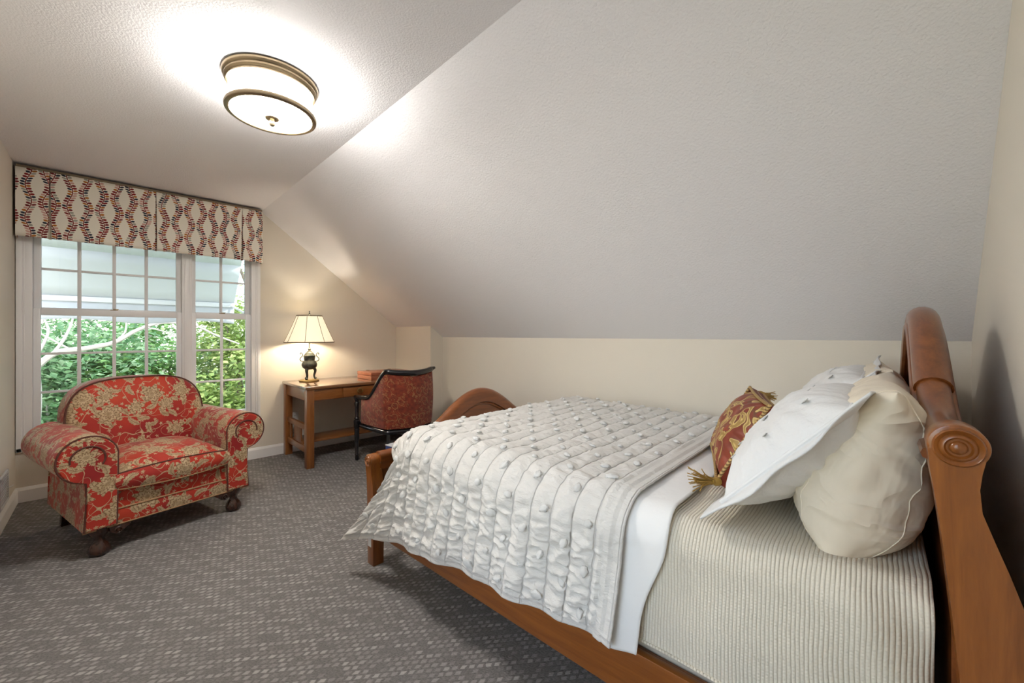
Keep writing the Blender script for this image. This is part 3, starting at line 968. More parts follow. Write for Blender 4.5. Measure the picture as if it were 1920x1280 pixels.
# ------------------------------------------------------------------ table lamp
def table_lamp():
    t = empty('table_lamp', (-4.362, 1.437, DZ))
    tag(t, 'lit table lamp with cream panelled shade and bronze urn base on the desk', 'lamp')
    b = lathe('base', [(0.082, 0.0), (0.088, 0.004), (0.088, 0.012), (0.076, 0.020), (0.05, 0.024), (0.0, 0.025)], MAT['brass'], t, 48, lobes=(3, 0.16, 0.6))
    for k in range(3):
        a = -0.2 + k * 2 * PI / 3 - 0.6
        c, s = math.cos(a), math.sin(a)
        pr = [(0.040, 0.135), (0.052, 0.115), (0.050, 0.09), (0.043, 0.065), (0.046, 0.040), (0.060, 0.026)]
        tube('leg', smooth_path([(c * r, s * r, z) for r, z in pr], 4), [0.016 - 0.007 * min(1, i / 14) + (0.004 if i > 17 else 0) for i in range(21)], MAT['patina'], t, 10)
    lathe('urn', [(0.012, 0.120), (0.04, 0.124), (0.066, 0.145), (0.073, 0.168), (0.068, 0.190), (0.060, 0.200), (0.060, 0.206), (0.050, 0.210), (0.049, 0.218), (0.053, 0.250), (0.056, 0.256), (0.056, 0.262), (0.042, 0.268)], MAT['patina'], t, 36)
    ld = lathe('lid', [(0.052, 0.262), (0.050, 0.270), (0.040, 0.280), (0.040, 0.285), (0.030, 0.296), (0.024, 0.300), (0.024, 0.306), (0.012, 0.312), (0.012, 0.322), (0.018, 0.328), (0.010, 0.338), (0.007, 0.346), (0.007, 0.44)], MAT['patina'], t, 30)
    for sg in (-1, 1):
        dirv = Vector((0.55, 0.83, 0)).normalized() * sg
        pts = [(0.055, 0.205), (0.078, 0.208), (0.090, 0.225), (0.080, 0.245), (0.066, 0.258), (0.066, 0.278), (0.078, 0.290), (0.088, 0.282), (0.084, 0.272)]
        tube('handle', smooth_path([(dirv.x * r, dirv.y * r, z) for r, z in pts], 5), 0.0042, MAT['patina'], t, 8)
    # shade: a pyramid-like cone of flat silk panels with trim along the seams
    zb, zt, rb, rt, nP = 0.398, 0.664, 0.232, 0.118, 8
    rot = 0.30
    verts, faces = [], []
    for i in range(9):
        q = i / 8
        r = rb + (rt - rb) * (q ** 0.92)
        for k in range(nP * 6):
            a = rot + 2 * PI * k / (nP * 6)
            ph = ((k % 6) / 6 - 0.5) * 2 * PI / nP
            fl = 1.0 - 0.45 * (1 - math.cos(PI / nP) / math.cos(ph))
            verts.append((r * fl * math.cos(a), r * fl * math.sin(a), zb + (zt - zb) * q))
    n = nP * 6
    for i in range(8):
        for k in range(n): faces.append((i * n + k, i * n + (k + 1) % n, (i + 1) * n + (k + 1) % n, (i + 1) * n + k))
    sh = pyd('shade', verts, faces, MAT['shade'], t, angle=60)
    md = sh.modifiers.new('silk_thickness', 'SOLIDIFY'); md.thickness = 0.002
    for k in range(nP):
        a = rot + 2 * PI * k / nP
        tube('seam', [((rb + (rt - rb) * q ** 0.92 + 0.001) * math.cos(a), (rb + (rt - rb) * q ** 0.92 + 0.001) * math.sin(a), zb + (zt - zb) * q) for q in (0, .25, .5, .75, 1)], 0.0024, MAT['shade_trim'], sh, 6)
    for z, r in ((zb, rb), (zt, rt)):
        tube('edge_trim', [(r * 0.985 * math.cos(2 * PI * k / 48), r * 0.985 * math.sin(2 * PI * k / 48), z) for k in range(48)], 0.0055, MAT['shade_trim'], sh, 8, closed=True)
    tube('harp', smooth_path([(0, 0.0, 0.42), (0.0, 0.05, 0.46), (0, 0.055, 0.58), (0, 0.0, 0.668), (0, -0.055, 0.58), (0.0, -0.05, 0.46), (0, 0.0, 0.42)], 5), 0.002, MAT['brass'], t, 6)
    lathe('finial', [(0.006, 0.662), (0.010, 0.670), (0.012, 0.682), (0.005, 0.690), (0.003, 0.704), (0.006, 0.710), (0.0, 0.716)], MAT['patina'], t, 16)
    bulb = lathe('bulb', [(0.012, 0.44), (0.014, 0.455), (0.028, 0.485), (0.030, 0.505), (0.022, 0.525), (0.0, 0.533)], MAT['bulb'], t, 16)
table_lamp()

# ------------------------------------------------------------------ wooden case on the desk
def case():
    t = empty('flatware_case', (-4.0, 1.92, DZ + 0.001))
    tag(t, 'flat reddish wooden case lying closed on the oak desk', 'box')
    box('body', -0.33, 0.0, 0.0, 0.46, 0.0, 0.040, MAT['box_wood'], t, bev=0.003)
    box('lid', -0.332, 0.002, -0.002, 0.462, 0.042, 0.076, MAT['box_wood'], t, bev=0.003)
    for y in (0.10, 0.36):
        box('hinge', -0.338, -0.31, y, y + 0.03, 0.074, 0.080, MAT['bronze'], t, bev=0.001)
        box('latch', 0.0, 0.005, y, y + 0.02, 0.03, 0.055, MAT['bronze'], t, bev=0.001)
case()

# ------------------------------------------------------------------ desk chair
def desk_chair():
    t = empty('barrel_chair', (-3.60, 1.985, 0), 0.0)
    tag(t, 'black lacquered barrel chair in rust velvet drawn up to the desk', 'chair')
    K, F = MAT['black_lacquer'], MAT['chair_fabric']
    # plan of the back: from the front-left arm round the back to the front-right arm (chair faces -x)
    def plan(q):                       # q -1..1
        s = abs(q); sg = 1 if q >= 0 else -1
        if s < 0.42:
            k = s / 0.42
            return 0.30 - 0.055 * k * k, sg * (0.232 * k)
        k = (s - 0.42) / 0.58
        a = k
        x = 0.245 - 0.495 * (a ** 1.12); y = 0.232 + 0.052 * math.sin(PI * min(1, a * 0.9) / 1.8)
        return x, sg * y
    def top(q):
        s = abs(q)
        if s < 0.42: return 0.868 + 0.020 * (s / 0.42) ** 2
        k = (s - 0.42) / 0.58
        e = min(1.0, k / 0.62); e = e * e * (3 - 2 * e)
        return 0.888 - 0.262 * e - 0.012 * max(0, k - 0.62) / 0.38
    N_ = 60
    qs = [-1 + 2 * i / N_ for i in range(N_ + 1)]
    qu = [q * 0.90 for q in qs]        # upholstery stops short of the posts
    zb = 0.385
    def panel(name, off, flip):
        def fn(a, b):
            q = -0.88 + 1.76 * a
            x, y = plan(q); x2, y2 = plan(q + 0.01)
            nrm = Vector((y2 - y, -(x2 - x), 0)).normalized()
            z = zb - 0.02 * (1 - abs(q)) + (top(q) - 0.012 - zb) * b
            puff = 0.016 * math.sin(PI * b) * math.sin(PI * a) ** 0.4
            lean = 0.03 * b * max(0, 1 - abs(q) / 0.7)
            return Vector((x + lean, y, z)) + nrm * (off + (puff if off > 0 else -puff))
        return grid(name, fn, 60, 14, F, t)
    o1 = panel('back_upholstery', 0.012, False)
    o2 = panel('inner_upholstery', -0.016, True)
    rail = []
    for q in qs:
        x, y = plan(q); lean = 0.03 * max(0, 1 - abs(q) / 0.7)
        rail.append((x + lean, y, top(q)))
    tube('top_rail', rail, [0.021 + 0.006 * (1 - abs(q)) for q in qs], K, t, 12)
    for sg in (-1, 1):                 # little ears at the crest corners
        x, y = plan(sg * 0.42)
        tube('crest_ear', [(x + 0.012, y - sg * 0.03, 0.886), (x + 0.016, y + sg * 0.015, 0.893), (x + 0.016, y + sg * 0.035, 0.899)], [0.02, 0.018, 0.012], K, t, 10)
    tube('bottom_rail', [(plan(q)[0] + 0.0, plan(q)[1], zb - 0.03 - 0.02 * (1 - abs(q))) for q in qs[3:-3]], 0.021, K, t, 10)
    for sg in (-1, 1):                 # curved side stile in front of the upholstery
        a = plan(sg * 0.88); 
        tube('arm_stile', smooth_path([(a[0] - 0.03, a[1], top(0.88) - 0.01), (a[0] + 0.005, a[1], 0.52), (a[0] + 0.012, a[1], zb - 0.02)], 6), 0.012, K, t, 8)
        x, y = plan(sg * 1.0)
        prof = [(0.010, 0.0), (0.013, 0.02), (0.011, 0.05), (0.015, 0.055), (0.015, 0.062), (0.012, 0.068), (0.019, 0.29), (0.021, 0.305), (0.015, 0.312), (0.022, 0.322), (0.022, 0.385), (0.014, 0.395), (0.019, 0.410), (0.012, 0.425), (0.014, 0.52), (0.018, 0.56), (0.011, 0.572), (0.016, 0.585), (0.020, 0.600), (0.018, 0.622)]
        lathe('front_leg', [(r * 1.3, z) for r, z in prof], K, t, 16, center=(x, y, 0))
        lathe('arm_scroll', [(0.0, -0.026), (0.014, -0.024), (0.022, -0.018), (0.022, 0.018), (0.014, 0.024), (0.0, 0.026)], K, t, 16, axis=1, center=(x - 0.008, y, 0.612))
        xr, yr = 0.215, sg * 0.20
        tube('rear_leg', smooth_path([(xr, yr, 0.36), (xr + 0.01, yr, 0.2), (xr + 0.05, yr + sg * 0.01, 0.0)], 6), 0.018, K, t, 4)
    # seat
    prism('seat_rail', [(-0.262, -0.27), (-0.262, 0.27), (0.16, 0.26), (0.25, 0.19), (0.25, -0.19), (0.16, -0.26)], 2, 0.325, 0.375, K, t, bev=0.006)
    def seat(a, b):
        y = (-0.25 + 0.5 * b); x = -0.265 + 0.50 * a
        wd = 1 - 0.25 * max(0, a - 0.7) / 0.3
        z = 0.372 + 0.085 * (max(0, 1 - abs(2 * a - 1) ** 4) * max(0, 1 - abs(2 * b - 1) ** 4)) ** 0.5
        return Vector((x, y * wd, z))
    grid('seat', seat, 20, 20, F, t)
desk_chair()

# ------------------------------------------------------------------ blue box with a wooden lid by the bed foot
def blue_box():
    t = empty('storage_box', (-2.83, 1.47, 0), math.radians(8))
    tag(t, 'blue printed storage box with a wooden lid behind the bed foot', 'box')
    box('body', 0, 0.30, 0, 0.22, 0, 0.385, MAT['blue'], t, bev=0.004)
    box('rim', -0.002, 0.302, -0.002, 0.222, 0.386, 0.393, MAT['awning_grey'], t, bev=0.002)
    box('lid', 0.03, 0.30, 0.05, 0.22, 0.393, 0.410, MAT['box_wood'], t, bev=0.004)
blue_box()

# ------------------------------------------------------------------ outlet, heating register
def outlet():
    t = empty('wall_outlet', (XW, 1.372, 0.352))
    tag(t, 'white wall outlet plate on the wall beneath the desk', 'outlet')
    box('plate', 0.0, 0.006, -0.036, 0.036, -0.058, 0.058, MAT['plastic'], t, bev=0.003)
    for z in (-0.02, 0.02):
        r = box('socket', 0.006, 0.008, -0.016, 0.016, z - 0.014, z + 0.014, MAT['plastic'], t, bev=0.002)
        for y in (-0.006, 0.006): box('slot', 0.008, 0.0086, y - 0.0012, y + 0.0012, z - 0.004, z + 0.006, MAT['dark'], r, bev=0)
outlet()
def register():
    t = empty('wall_register', (-4.26, YL, 0.13))
    tag(t, 'white metal heating register low on the wall beside the window', 'vent')
    box('backing', 0.02, 0.28, 0.0, 0.003, 0.02, 0.18, MAT['dark'], t, bev=0)
    bm = bmesh.new()
    for a in ((0, 0.30, 0, 0.02), (0, 0.30, 0.18, 0.20), (0, 0.02, 0.0, 0.20), (0.28, 0.30, 0.0, 0.20)): add_box(bm, a[0], a[1], 0.0, 0.012, a[2], a[3], 0.002)
    bm_obj('frame', bm, MAT['metal_white'], t)
    for k in range(9):
        z = 0.03 + k * 0.0165
        box('slat', 0.02, 0.28, 0.002, 0.010, z, z + 0.007, MAT['metal_white'], t, bev=0.001)
    tube('lever', [(0.0, 0.010, 0.075), (-0.02, 0.022, 0.078), (-0.035, 0.026, 0.080)], 0.003, MAT['metal_white'], t, 6)
register()

# ------------------------------------------------------------------ bed
BX, BY, BR = -2.04, 0.98, math.atan2(0.0505, 0.9987)
BW = 1.60
def bed_empty(name): return empty(name, (BX, BY, 0), BR)
def bell(y, half=0.60):
    s = abs(y - BW / 2)
    return 0.5 + 0.5 * math.cos(PI * min(1.0, s / half))

def bed():
    t = bed_empty('sleigh_bed')
    tag(t, 'cherry wood sleigh bed with arched headboard and scrolled posts', 'bed')
    WY, WX, WZ = MAT['bed_wood_y'], MAT['bed_wood_x'], MAT['bed_wood_z']
    # ---- headboard
    def circ(cx, cz, r, a0, a1, n):
        return [(cx + r * math.cos(math.radians(a0 + (a1 - a0) * k / n)), cz + r * math.sin(math.radians(a0 + (a1 - a0) * k / n))) for k in range(n + 1)]
    post = [(2.10, 0.0), (2.10, 0.4), (2.094, 0.594), (2.088, 0.667), (2.080, 0.76), (2.071, 0.854), (2.064, 0.915), (2.057, 0.965)]
    post += circ(2.092, 1.017, 0.040, 195, -35, 22)
    post += [(2.117, 0.975), (2.114, 0.945), (2.121, 0.905), (2.136, 0.857), (2.152, 0.808), (2.166, 0.76), (2.178, 0.69), (2.183, 0.60), (2.180, 0.45), (2.172, 0.2), (2.170, 0.0)]
    def lower(pts, dx, dz, sx=1): return [((x - dx) * sx, z - dz) for x, z in pts]
    hbp = t
    for y0 in (0.0, BW - 0.062):
        p = prism('headboard_post', post, 1, y0, y0 + 0.062, WZ, t, bev=0.004, seg=2)
        if y0 == 0.0:
            for yy, sgn in ((0.0, -1),):
                rosette(p, (2.092, yy, 1.016), 0.034, sgn, WZ)
    zr0, dzr = 1.012, 0.262
    ys = [0.05 + (BW - 0.10) * k / 80 for k in range(81)]
    poly = [(0.05, 0.36)] + [(y, zr0 + dzr * bell(y)) for y in ys] + [(BW - 0.05, 0.36)]
    pn = prism('headboard_panel', poly, 0, 2.088, 2.112, WY, t)
    roll = [(2.088, y, zr0 + dzr * bell(y)) for y in ys]
    # roll: plump crest in the middle, slimmer ends with a collar where they meet
    mid = [p for p in roll if 0.40 <= p[1] <= BW - 0.40]
    tube('crest_roll', mid, 0.037, WY, t, 18)
    tube('end_roll', [p for p in roll if p[1] <= 0.42], 0.0315, WY, t, 18)
    tube('end_roll', [p for p in roll if p[1] >= BW - 0.42], 0.0315, WY, t, 18)
    for dxx, dz in ((-0.030, -0.024), (0.030, -0.022)):
        tube('crest_bead', [(p[0] + dxx, p[1], p[2] + dz) for p in roll], 0.012, WY, t, 8)
    tube('panel_moulding', [(2.084, y, zr0 + dzr * bell(y) - 0.085) for y in ys[4:-4]], 0.012, WY, pn, 8)
    # ---- footboard
    post = [(0.018, 0.0), (0.020, 0.2), (0.022, 0.34), (0.014, 0.42), (0.000, 0.475), (-0.008, 0.512)]
    post += circ(-0.034, 0.546, 0.034, -30, 195, 20)
    post += [(-0.062, 0.51), (-0.052, 0.46), (-0.046, 0.38), (-0.044, 0.2), (-0.042, 0.0)]
    for y0 in (0.0, BW - 0.062):
        p = prism('footboard_post', post, 1, y0, y0 + 0.062, WZ, t, bev=0.004, seg=2)
        if y0 == 0.0: rosette(p, (-0.034, 0.0, 0.546), 0.028, -1, WZ)
    zf0, dzf = 0.556, 0.270
    poly = [(0.05, 0.20)] + [(y, zf0 + dzf * bell(y)) for y in ys] + [(BW - 0.05, 0.20)]
    pn = prism('footboard_panel', poly, 0, -0.036, -0.012, WY, t)
    roll = [(-0.022, y, zf0 + dzf * bell(y)) for y in ys]
    tube('foot_roll', roll, 0.033, WY, t, 18)
    # band below the roll and a groove bead that follows the arch
    bm = bmesh.new()
    for off0, off1, x1 in ((0.0, 0.058, 0.012),):
        va = [bm.verts.new((x1, y, zf0 + dzf * bell(y) - off0)) for y in ys]; vb = [bm.verts.new((x1, y, max(0.3, zf0 + dzf * bell(y) - off1))) for y in ys]
        vc = [bm.verts.new((-0.012, y, max(0.3, zf0 + dzf * bell(y) - off1))) for y in ys]
        for k in range(len(ys) - 1):
            bm.faces.new((va[k], va[k + 1], vb[k + 1], vb[k])); bm.faces.new((vb[k], vb[k + 1], vc[k + 1], vc[k]))
    bm_obj('foot_band', bm, WY, pn)
    tube('panel_moulding', [(-0.004, y, zf0 + dzf * bell(y) - 0.068) for y in ys[2:-2]], 0.0085, WY, pn, 8)
    # ---- rails
    for yy in (0.020, BW - 0.046):
        r = box('side_rail', 0.018, 2.10, yy, yy + 0.026, 0.161, 0.305, WX, t, bev=0.004)
    box('rail_ledge', 0.02, 2.09, 0.046, 0.060, 0.255, 0.30, WX, t, bev=0.002)

def rosette(parent, c, r, sgn, mat):
    """turned boss on the end of a scroll; axis along y"""
    prof = [(r, 0.0), (r, 0.004), (r * .93, 0.007), (r * .84, 0.004), (r * .74, 0.002), (r * .66, 0.006), (r * .55, 0.007), (r * .46, 0.003), (r * .36, 0.003), (r * .28, 0.008), (r * .12, 0.010), (0.0, 0.0105)]
    v, f = lathe_data([(a, sgn * b) for a, b in prof], 36, 1, c)
    pyd('rosette', v, f, mat, parent, angle=50)
bed()

ZM = 0.715                                    # top of the covered mattress
b = bed_empty('box_spring'); tag(b, 'pale box spring just showing above the near bed rail', 'box spring')
box('base', 0.15, 2.06, 0.062, BW - 0.062, 0.285, 0.47, MAT['boxspring'], b, bev=0.02, seg=3)
m_ = bed_empty('mattress'); tag(m_, 'thick mattress hidden beneath the cream coverlet', 'mattress')
box('core', 0.16, 2.06, 0.045, BW - 0.045, 0.475, 0.700, MAT['boxspring'], m_, bev=0.05, seg=4)

def drape_section(s, top, rnd, yedge, hem, flare):
    """s: distance walked from the middle of the bed towards and over the near edge; returns (y, z)"""
    pass

def side_profile(yo, r, ztop, zhem, flare, n_top, n_arc, n_side, yfar):
    """points (y, z) from the far edge over the top and down the near side"""
    pts = []
    y_in = yo + r
    for k in range(n_top): pts.append((yfar + (y_in - yfar) * k / n_top, ztop))
    for k in range(n_arc):
        a = PI / 2 * k / n_arc
        pts.append((y_in - r * math.sin(a), ztop - r + r * math.cos(a)))
    for k in range(n_side + 1):
        q = k / n_side
        pts.append((yo - flare * q ** 1.3, ztop - r + (zhem - ztop + r) * q))
    return pts

def coverlet():
    def fn_for(x):
        hm = 0.350
        head = max(0.0, (x - 1.9) / 0.17)
        return side_profile(0.020 + 0.006 * math.sin(x * 5.0) + 0.03 * head * head, 0.085, ZM + 0.004 * math.sin(x * 3.0), hm, 0.012, 46, 12, 40, BW - 0.012)
    x0, x1, nx = 1.05, 2.066, 110
    cols = []
    for i in range(nx + 1):
        x = x0 + (x1 - x0) * i / nx
        col = []
        for j, (y, z) in enumerate(fn_for(x)):
            n = noise.noise(Vector((x * 5, y * 5, z * 5)))
            n2 = noise.noise(Vector((x * 16, y * 9, z * 9 + 4)))
            dy = (n * 0.008 + n2 * 0.002) if z < ZM - 0.05 else 0
            # soft creases pulled towards the headboard
            pull = max(0, (x - 1.75) / 0.3) ** 2 * 0.012 * math.sin((x * 40 + z * 18)) if z < ZM - 0.02 else 0
            dz = (n * 0.008) if z >= ZM - 0.05 else 0
            col.append(Vector((x, y - dy - pull, z + dz)))
        cols.append(col)
    # far side falls a little
    n = len(cols[0])
    L = [0.0]
    for a, b_ in zip(cols[nx // 2], cols[nx // 2][1:]): L.append(L[-1] + (b_ - a).length)
    verts = [v for c in cols for v in c]
    uv = [(x0 + (x1 - x0) * i / nx, L[j]) for i in range(nx + 1) for j in range(n)]
    faces = [(i * n + j, i * n + j + 1, (i + 1) * n + j + 1, (i + 1) * n + j) for i in range(nx) for j in range(n - 1)]
    o = pyd('coverlet', verts, faces, MAT['waffle'], None, uv, angle=80, recalc=False)
    o.location = (BX, BY, 0); o.rotation_euler = (0, 0, BR)
    tag(o, 'cream ribbed waffle coverlet over the mattress beneath the pillows', 'coverlet')
    md = o.modifiers.new('cloth_thickness', 'SOLIDIFY'); md.thickness = 0.005; md.offset = -1
    # stitched hem
    tube('hem', [c[-1] + Vector((0, -0.001, 0.004)) for c in cols], 0.0045, MAT['waffle'], o, 6)
coverlet()

def spread(name, label, cat, mat, x0, x1, lift, hem_fn, edge_fn, nx, r, flare, quilted, yo=-0.004):
    """a cloth laid across the bed; x0..x1 along the bed"""
    NT, NA, NS = (110, 22, 70) if quilted else (60, 14, 44)
    cols, params = [], []
    for i in range(nx + 1):
        q = i / nx
        col, par = [], []
        xm = x0 + (x1 - x0) * q
        foot = max(0.0, 1 - (xm - x0) / 0.30) if quilted else 0.0
        ztop = ZM + lift - 0.13 * foot ** 1.8 + (0.008 * math.sin(xm * 4.0) if quilted else 0)
        prof = side_profile(yo, r, ztop, hem_fn(xm), flare + (0.06 * foot ** 1.5), NT, NA, NS, BW - 0.015)
        s = 0.0
        for j, (y, z) in enumerate(prof):
            if j: s += math.hypot(y - prof[j - 1][0], z - prof[j - 1][1])
            down = max(0.0, (ztop - z) / max(0.05, ztop - hem_fn(xm)))
            far = max(0.0, (y - (BW - 0.20)) / 0.185)
            x = xm + edge_fn(q, down)
            zz = z - (0.075 * far ** 2.2)
            on_top = down < 0.12
            # channel quilting: puffs between stitch lines that run across the bed
            nrm = Vector((0, 0, 1)) if on_top else Vector((0, -1, 0))
            if 0.0 < down < 0.35: nrm = Vector((0, -min(1, down / 0.3), max(0, 1 - down / 0.35))).normalized()
            d = 0.0
            if quilted:
                ch = ((xm - x0) / 0.082) % 1.0
                puff = math.sin(PI * ch) ** 0.30 * 0.0125
                n1 = noise.noise(Vector((xm * 17, s * 38, 1.7))); n1 = 1.15 - 2.6 * abs(n1)
                n2 = noise.noise(Vector((xm * 55, s * 70, 7.1)))
                n3 = noise.noise(Vector((xm * 6, s * 5, 3.1)))
                pk = (0.0020 + 0.0062 * min(1, max(0, down - 0.10) * 2.6))
                d = puff * (0.75 + 0.4 * n1) + pk * (n1 + 0.5 * n2) * math.sin(PI * ch) ** 0.3 + 0.008 * n3
                if down > 0.955 or q > 0.975: d = 0.003 + 0.002 * n1      # flat border
                if 0.935 < down <= 0.955 or 0.955 < q <= 0.975: d = 0.010 + 0.002 * n2
            else:
                n3 = noise.noise(Vector((xm * 7, s * 3, 9.0)))
                n4 = noise.noise(Vector((xm * 14, s * 4, 2.0)))
                d = 0.010 * n3 + 0.004 * n4
            wave = 0.0
            if down > 0.3: wave = 0.016 * (down - 0.3) * math.sin(xm * 13.0 + 0.6) + 0.012 * (down - 0.3) * math.sin(xm * 31.0)
            col.append(Vector((x, y - wave, zz)) + nrm * d); par.append((xm, s))
        cols.append(col); params.append(par)
    n = len(cols[0])
    verts = [v for c in cols for v in c]; uv = [p for c in params for p in c]
    faces = [(i * n + j, i * n + j + 1, (i + 1) * n + j + 1, (i + 1) * n + j) for i in range(nx) for j in range(n - 1)]
    o = pyd(name, verts, faces, mat, None, uv, angle=80, recalc=False)
    o.location = (BX, BY, 0); o.rotation_euler = (0, 0, BR)
    tag(o, label, cat)
    md = o.modifiers.new('cloth_thickness', 'SOLIDIFY'); md.thickness = 0.006; md.offset = -1
    return o, cols

# white top sheet showing beyond the quilt's edge
spread('top_sheet', 'plain white linen sheet showing past the edge of the quilt', 'sheet', MAT['sheet'], 0.95, 1.555, 0.012,
       lambda x: 0.318 + 0.02 * math.sin(x * 9.0) - 0.02 * max(0, (x - 1.3)), lambda q, d: -0.075 * d ** 1.4 * q + 0.012 * math.sin(d * 7) * q, 70, 0.10, 0.030, False, yo=0.010)

def quilt():
    def lerp_tab(t, tab):
        for (a, va), (b_, vb) in zip(tab, tab[1:]):
            if t <= b_: return va + (vb - va) * max(0, (t - a)) / (b_ - a)
        return tab[-1][1]
    hem = lambda x: lerp_tab(x, [(0.05, 0.175), (0.2, 0.222), (0.42, 0.262), (0.9, 0.312), (1.26, 0.336), (1.5, 0.356)])
    def edge(q, d):
        foot = max(0.0, 1 - q / 0.26) ** 1.3
        return foot * lerp_tab(d, [(0, 0.0), (0.12, 0.17), (0.3, 0.115), (0.5, 0.045), (0.7, -0.005), (0.85, -0.05), (1.0, -0.095)]) - 0.012 * d * q
    q, cols = spread('quilt', 'white tufted cotton quilt with channel stitching draped over the bed', 'quilt', MAT['quilt'], 0.045, 1.445, 0.030,
                     hem, edge, 230, 0.135, 0.048, True, yo=-0.010)
    # chenille tufts in a staggered lattice
    bm = bmesh.new()
    bmesh.ops.create_icosphere(bm, subdivisions=3, radius=1.0)
    for v in bm.verts:
        n = noise.noise(v.co * 2.3) * 0.30 + noise.noise(v.co * 5.0) * 0.22
        v.co *= (1 + n); v.co.z *= 0.6
    me = bpy.data.meshes.new('tuft'); bm.to_mesh(me); bm.free()
    me.materials.append(MAT['tuft'])
    for p in me.polygons: p.use_smooth = True
    rng = random.Random(3)
    nx = len(cols) - 1
    S_ = [0.0]
    for a, b_ in zip(cols[nx // 2], cols[nx // 2][1:]): S_.append(S_[-1] + (b_ - a).length)
    total = 2.02
    row = 0
    s = 0.07
    lens = []
    mid = cols[nx // 2]
    y = 0
    import bisect
    flat = [0.0]
    for a, b_ in zip(mid, mid[1:]): flat.append(flat[-1] + math.hypot(b_.y - a.y, b_.z - a.z))
    k = 0
    while s < flat[-1] - 0.06:
        j = min(len(mid) - 2, bisect.bisect(flat, s))
        c0 = 0.082 * (0.75 if k % 2 == 0 else 1.75)
        x = c0
        while x < 1.40 - 0.045:
            i = max(1, min(nx - 1, int(round(x / 1.40 * nx))))
            P = cols[i][j]
            tu = cols[i + 1][j] - cols[i - 1][j]; tv = cols[i][min(j + 1, len(mid) - 1)] - cols[i][j - 1]
            nrm = tv.cross(tu).normalized()
            if nrm.z < -0.2 or (nrm.y > 0.5): nrm = -nrm
            o = bpy.data.objects.new('tuft', me); COL.objects.link(o); o.parent = q
            rq = nrm.to_track_quat('Z', 'Y').to_matrix().to_4x4()
            sc = rng.uniform(0.010, 0.015)
            o.matrix_local = Matrix.Translation(P + nrm * 0.004) @ rq @ Matrix.Rotation(rng.uniform(0, 6.28), 4, 'Z') @ Matrix.Diagonal((sc * rng.uniform(1.0, 1.6), sc, sc * 0.9, 1))
            x += 0.164
        s += 0.098; k += 1
    # care label under the corner
    box('care_label', 0.095, 0.125, -0.071, -0.069, 0.168, 0.232, MAT['sheet'], q, bev=0)
quilt()

# ------------------------------------------------------------------ pillows
def pillow_mesh(name, w, h, t, mat, seed=0, wrinkle=0.008, pinch=0.07, n=60, power=2.6, lump=0.0, quilt_lines=False, blunt=None, hem=None):
    """a stuffed cloth in its own frame: x = width, y = height, z = thickness"""
    verts, uv, faces = [], [], []
    def pt(a, b, sd):
        x = a * w / 2 * (1 - pinch * (1 - b * b)); y = b * h / 2 * (1 - pinch * (1 - a * a))
        th = max(0.0, (1 - abs(a) ** (blunt or power))) ** 0.55 * max(0.0, (1 - abs(b) ** power)) ** 0.55
        z = sd * t / 2 * th * (1 + lump * b)
        nz = noise.noise(Vector((x * 6 + seed, y * 6, sd * 2.0))) * 0.5 + noise.noise(Vector((x * 14 + seed, y * 9, sd * 3.0))) * 0.5
        rad = math.atan2(b, a)
        edge = max(abs(a), abs(b)) ** 4
        rdg = 1 - 2.2 * abs(noise.noise(Vector((x * 5 + y * 2 + seed, y * 13 - x * 3, sd * 4.0))))
        rd2 = 1 - 2.2 * abs(noise.noise(Vector((x * 15 - y * 5 + seed, y * 22 + x * 6, sd * 5.0 + 9))))
        z += sd * th * (wrinkle * nz + wrinkle * 0.55 * rdg + wrinkle * 0.22 * rd2 + wrinkle * (0.12 if blunt else 0.8) * edge * math.sin(rad * 26 + seed + 3 * nz))
        if quilt_lines and sd > 0: z += 0.004 * abs(math.sin(PI * x / 0.07)) ** 0.5 * th
        return (x, y, z)
    for sd in (1, -1):
        for i in range(n + 1):
            for j in range(n + 1):
                a = math.sin((i / n - 0.5) * PI); b_ = math.sin((j / n - 0.5) * PI)
                verts.append(pt(a, b_, sd)); uv.append((verts[-1][0] + (2 if sd < 0 else 0), verts[-1][1]))
    m = (n + 1) ** 2
    for sd in (0, 1):
        for i in range(n):
            for j in range(n):
                f = (i * (n + 1) + j, (i + 1) * (n + 1) + j, (i + 1) * (n + 1) + j + 1, i * (n + 1) + j + 1)
                faces.append(tuple(sd * m + k for k in (f if sd == 0 else f[::-1])))
    hem_pts = None
    if hem is not None:                                # stitched hem of the pillowcase, a line round the open end
        hem_pts = [pt(hem, math.sin((k / 40 - 0.5) * PI), 1) for k in range(41)] + [pt(hem, math.sin((0.5 - k / 40) * PI), -1) for k in range(1, 40)]
    me = bpy.data.meshes.new(name); me.from_pydata(verts, [], faces)
    ul = me.uv_layers.new(name='UVMap')
    for l in me.loops: ul.data[l.index].uv = uv[l.vertex_index]
    bm = bmesh.new(); bm.from_mesh(me); bmesh.ops.remove_doubles(bm, verts=bm.verts, dist=1e-5); bm.to_mesh(me); bm.free()
    o = finish(name, me, mat, angle=75)
    if hem_pts: tube('hem', hem_pts, 0.0016, mat, o, 6, closed=True)
    return o

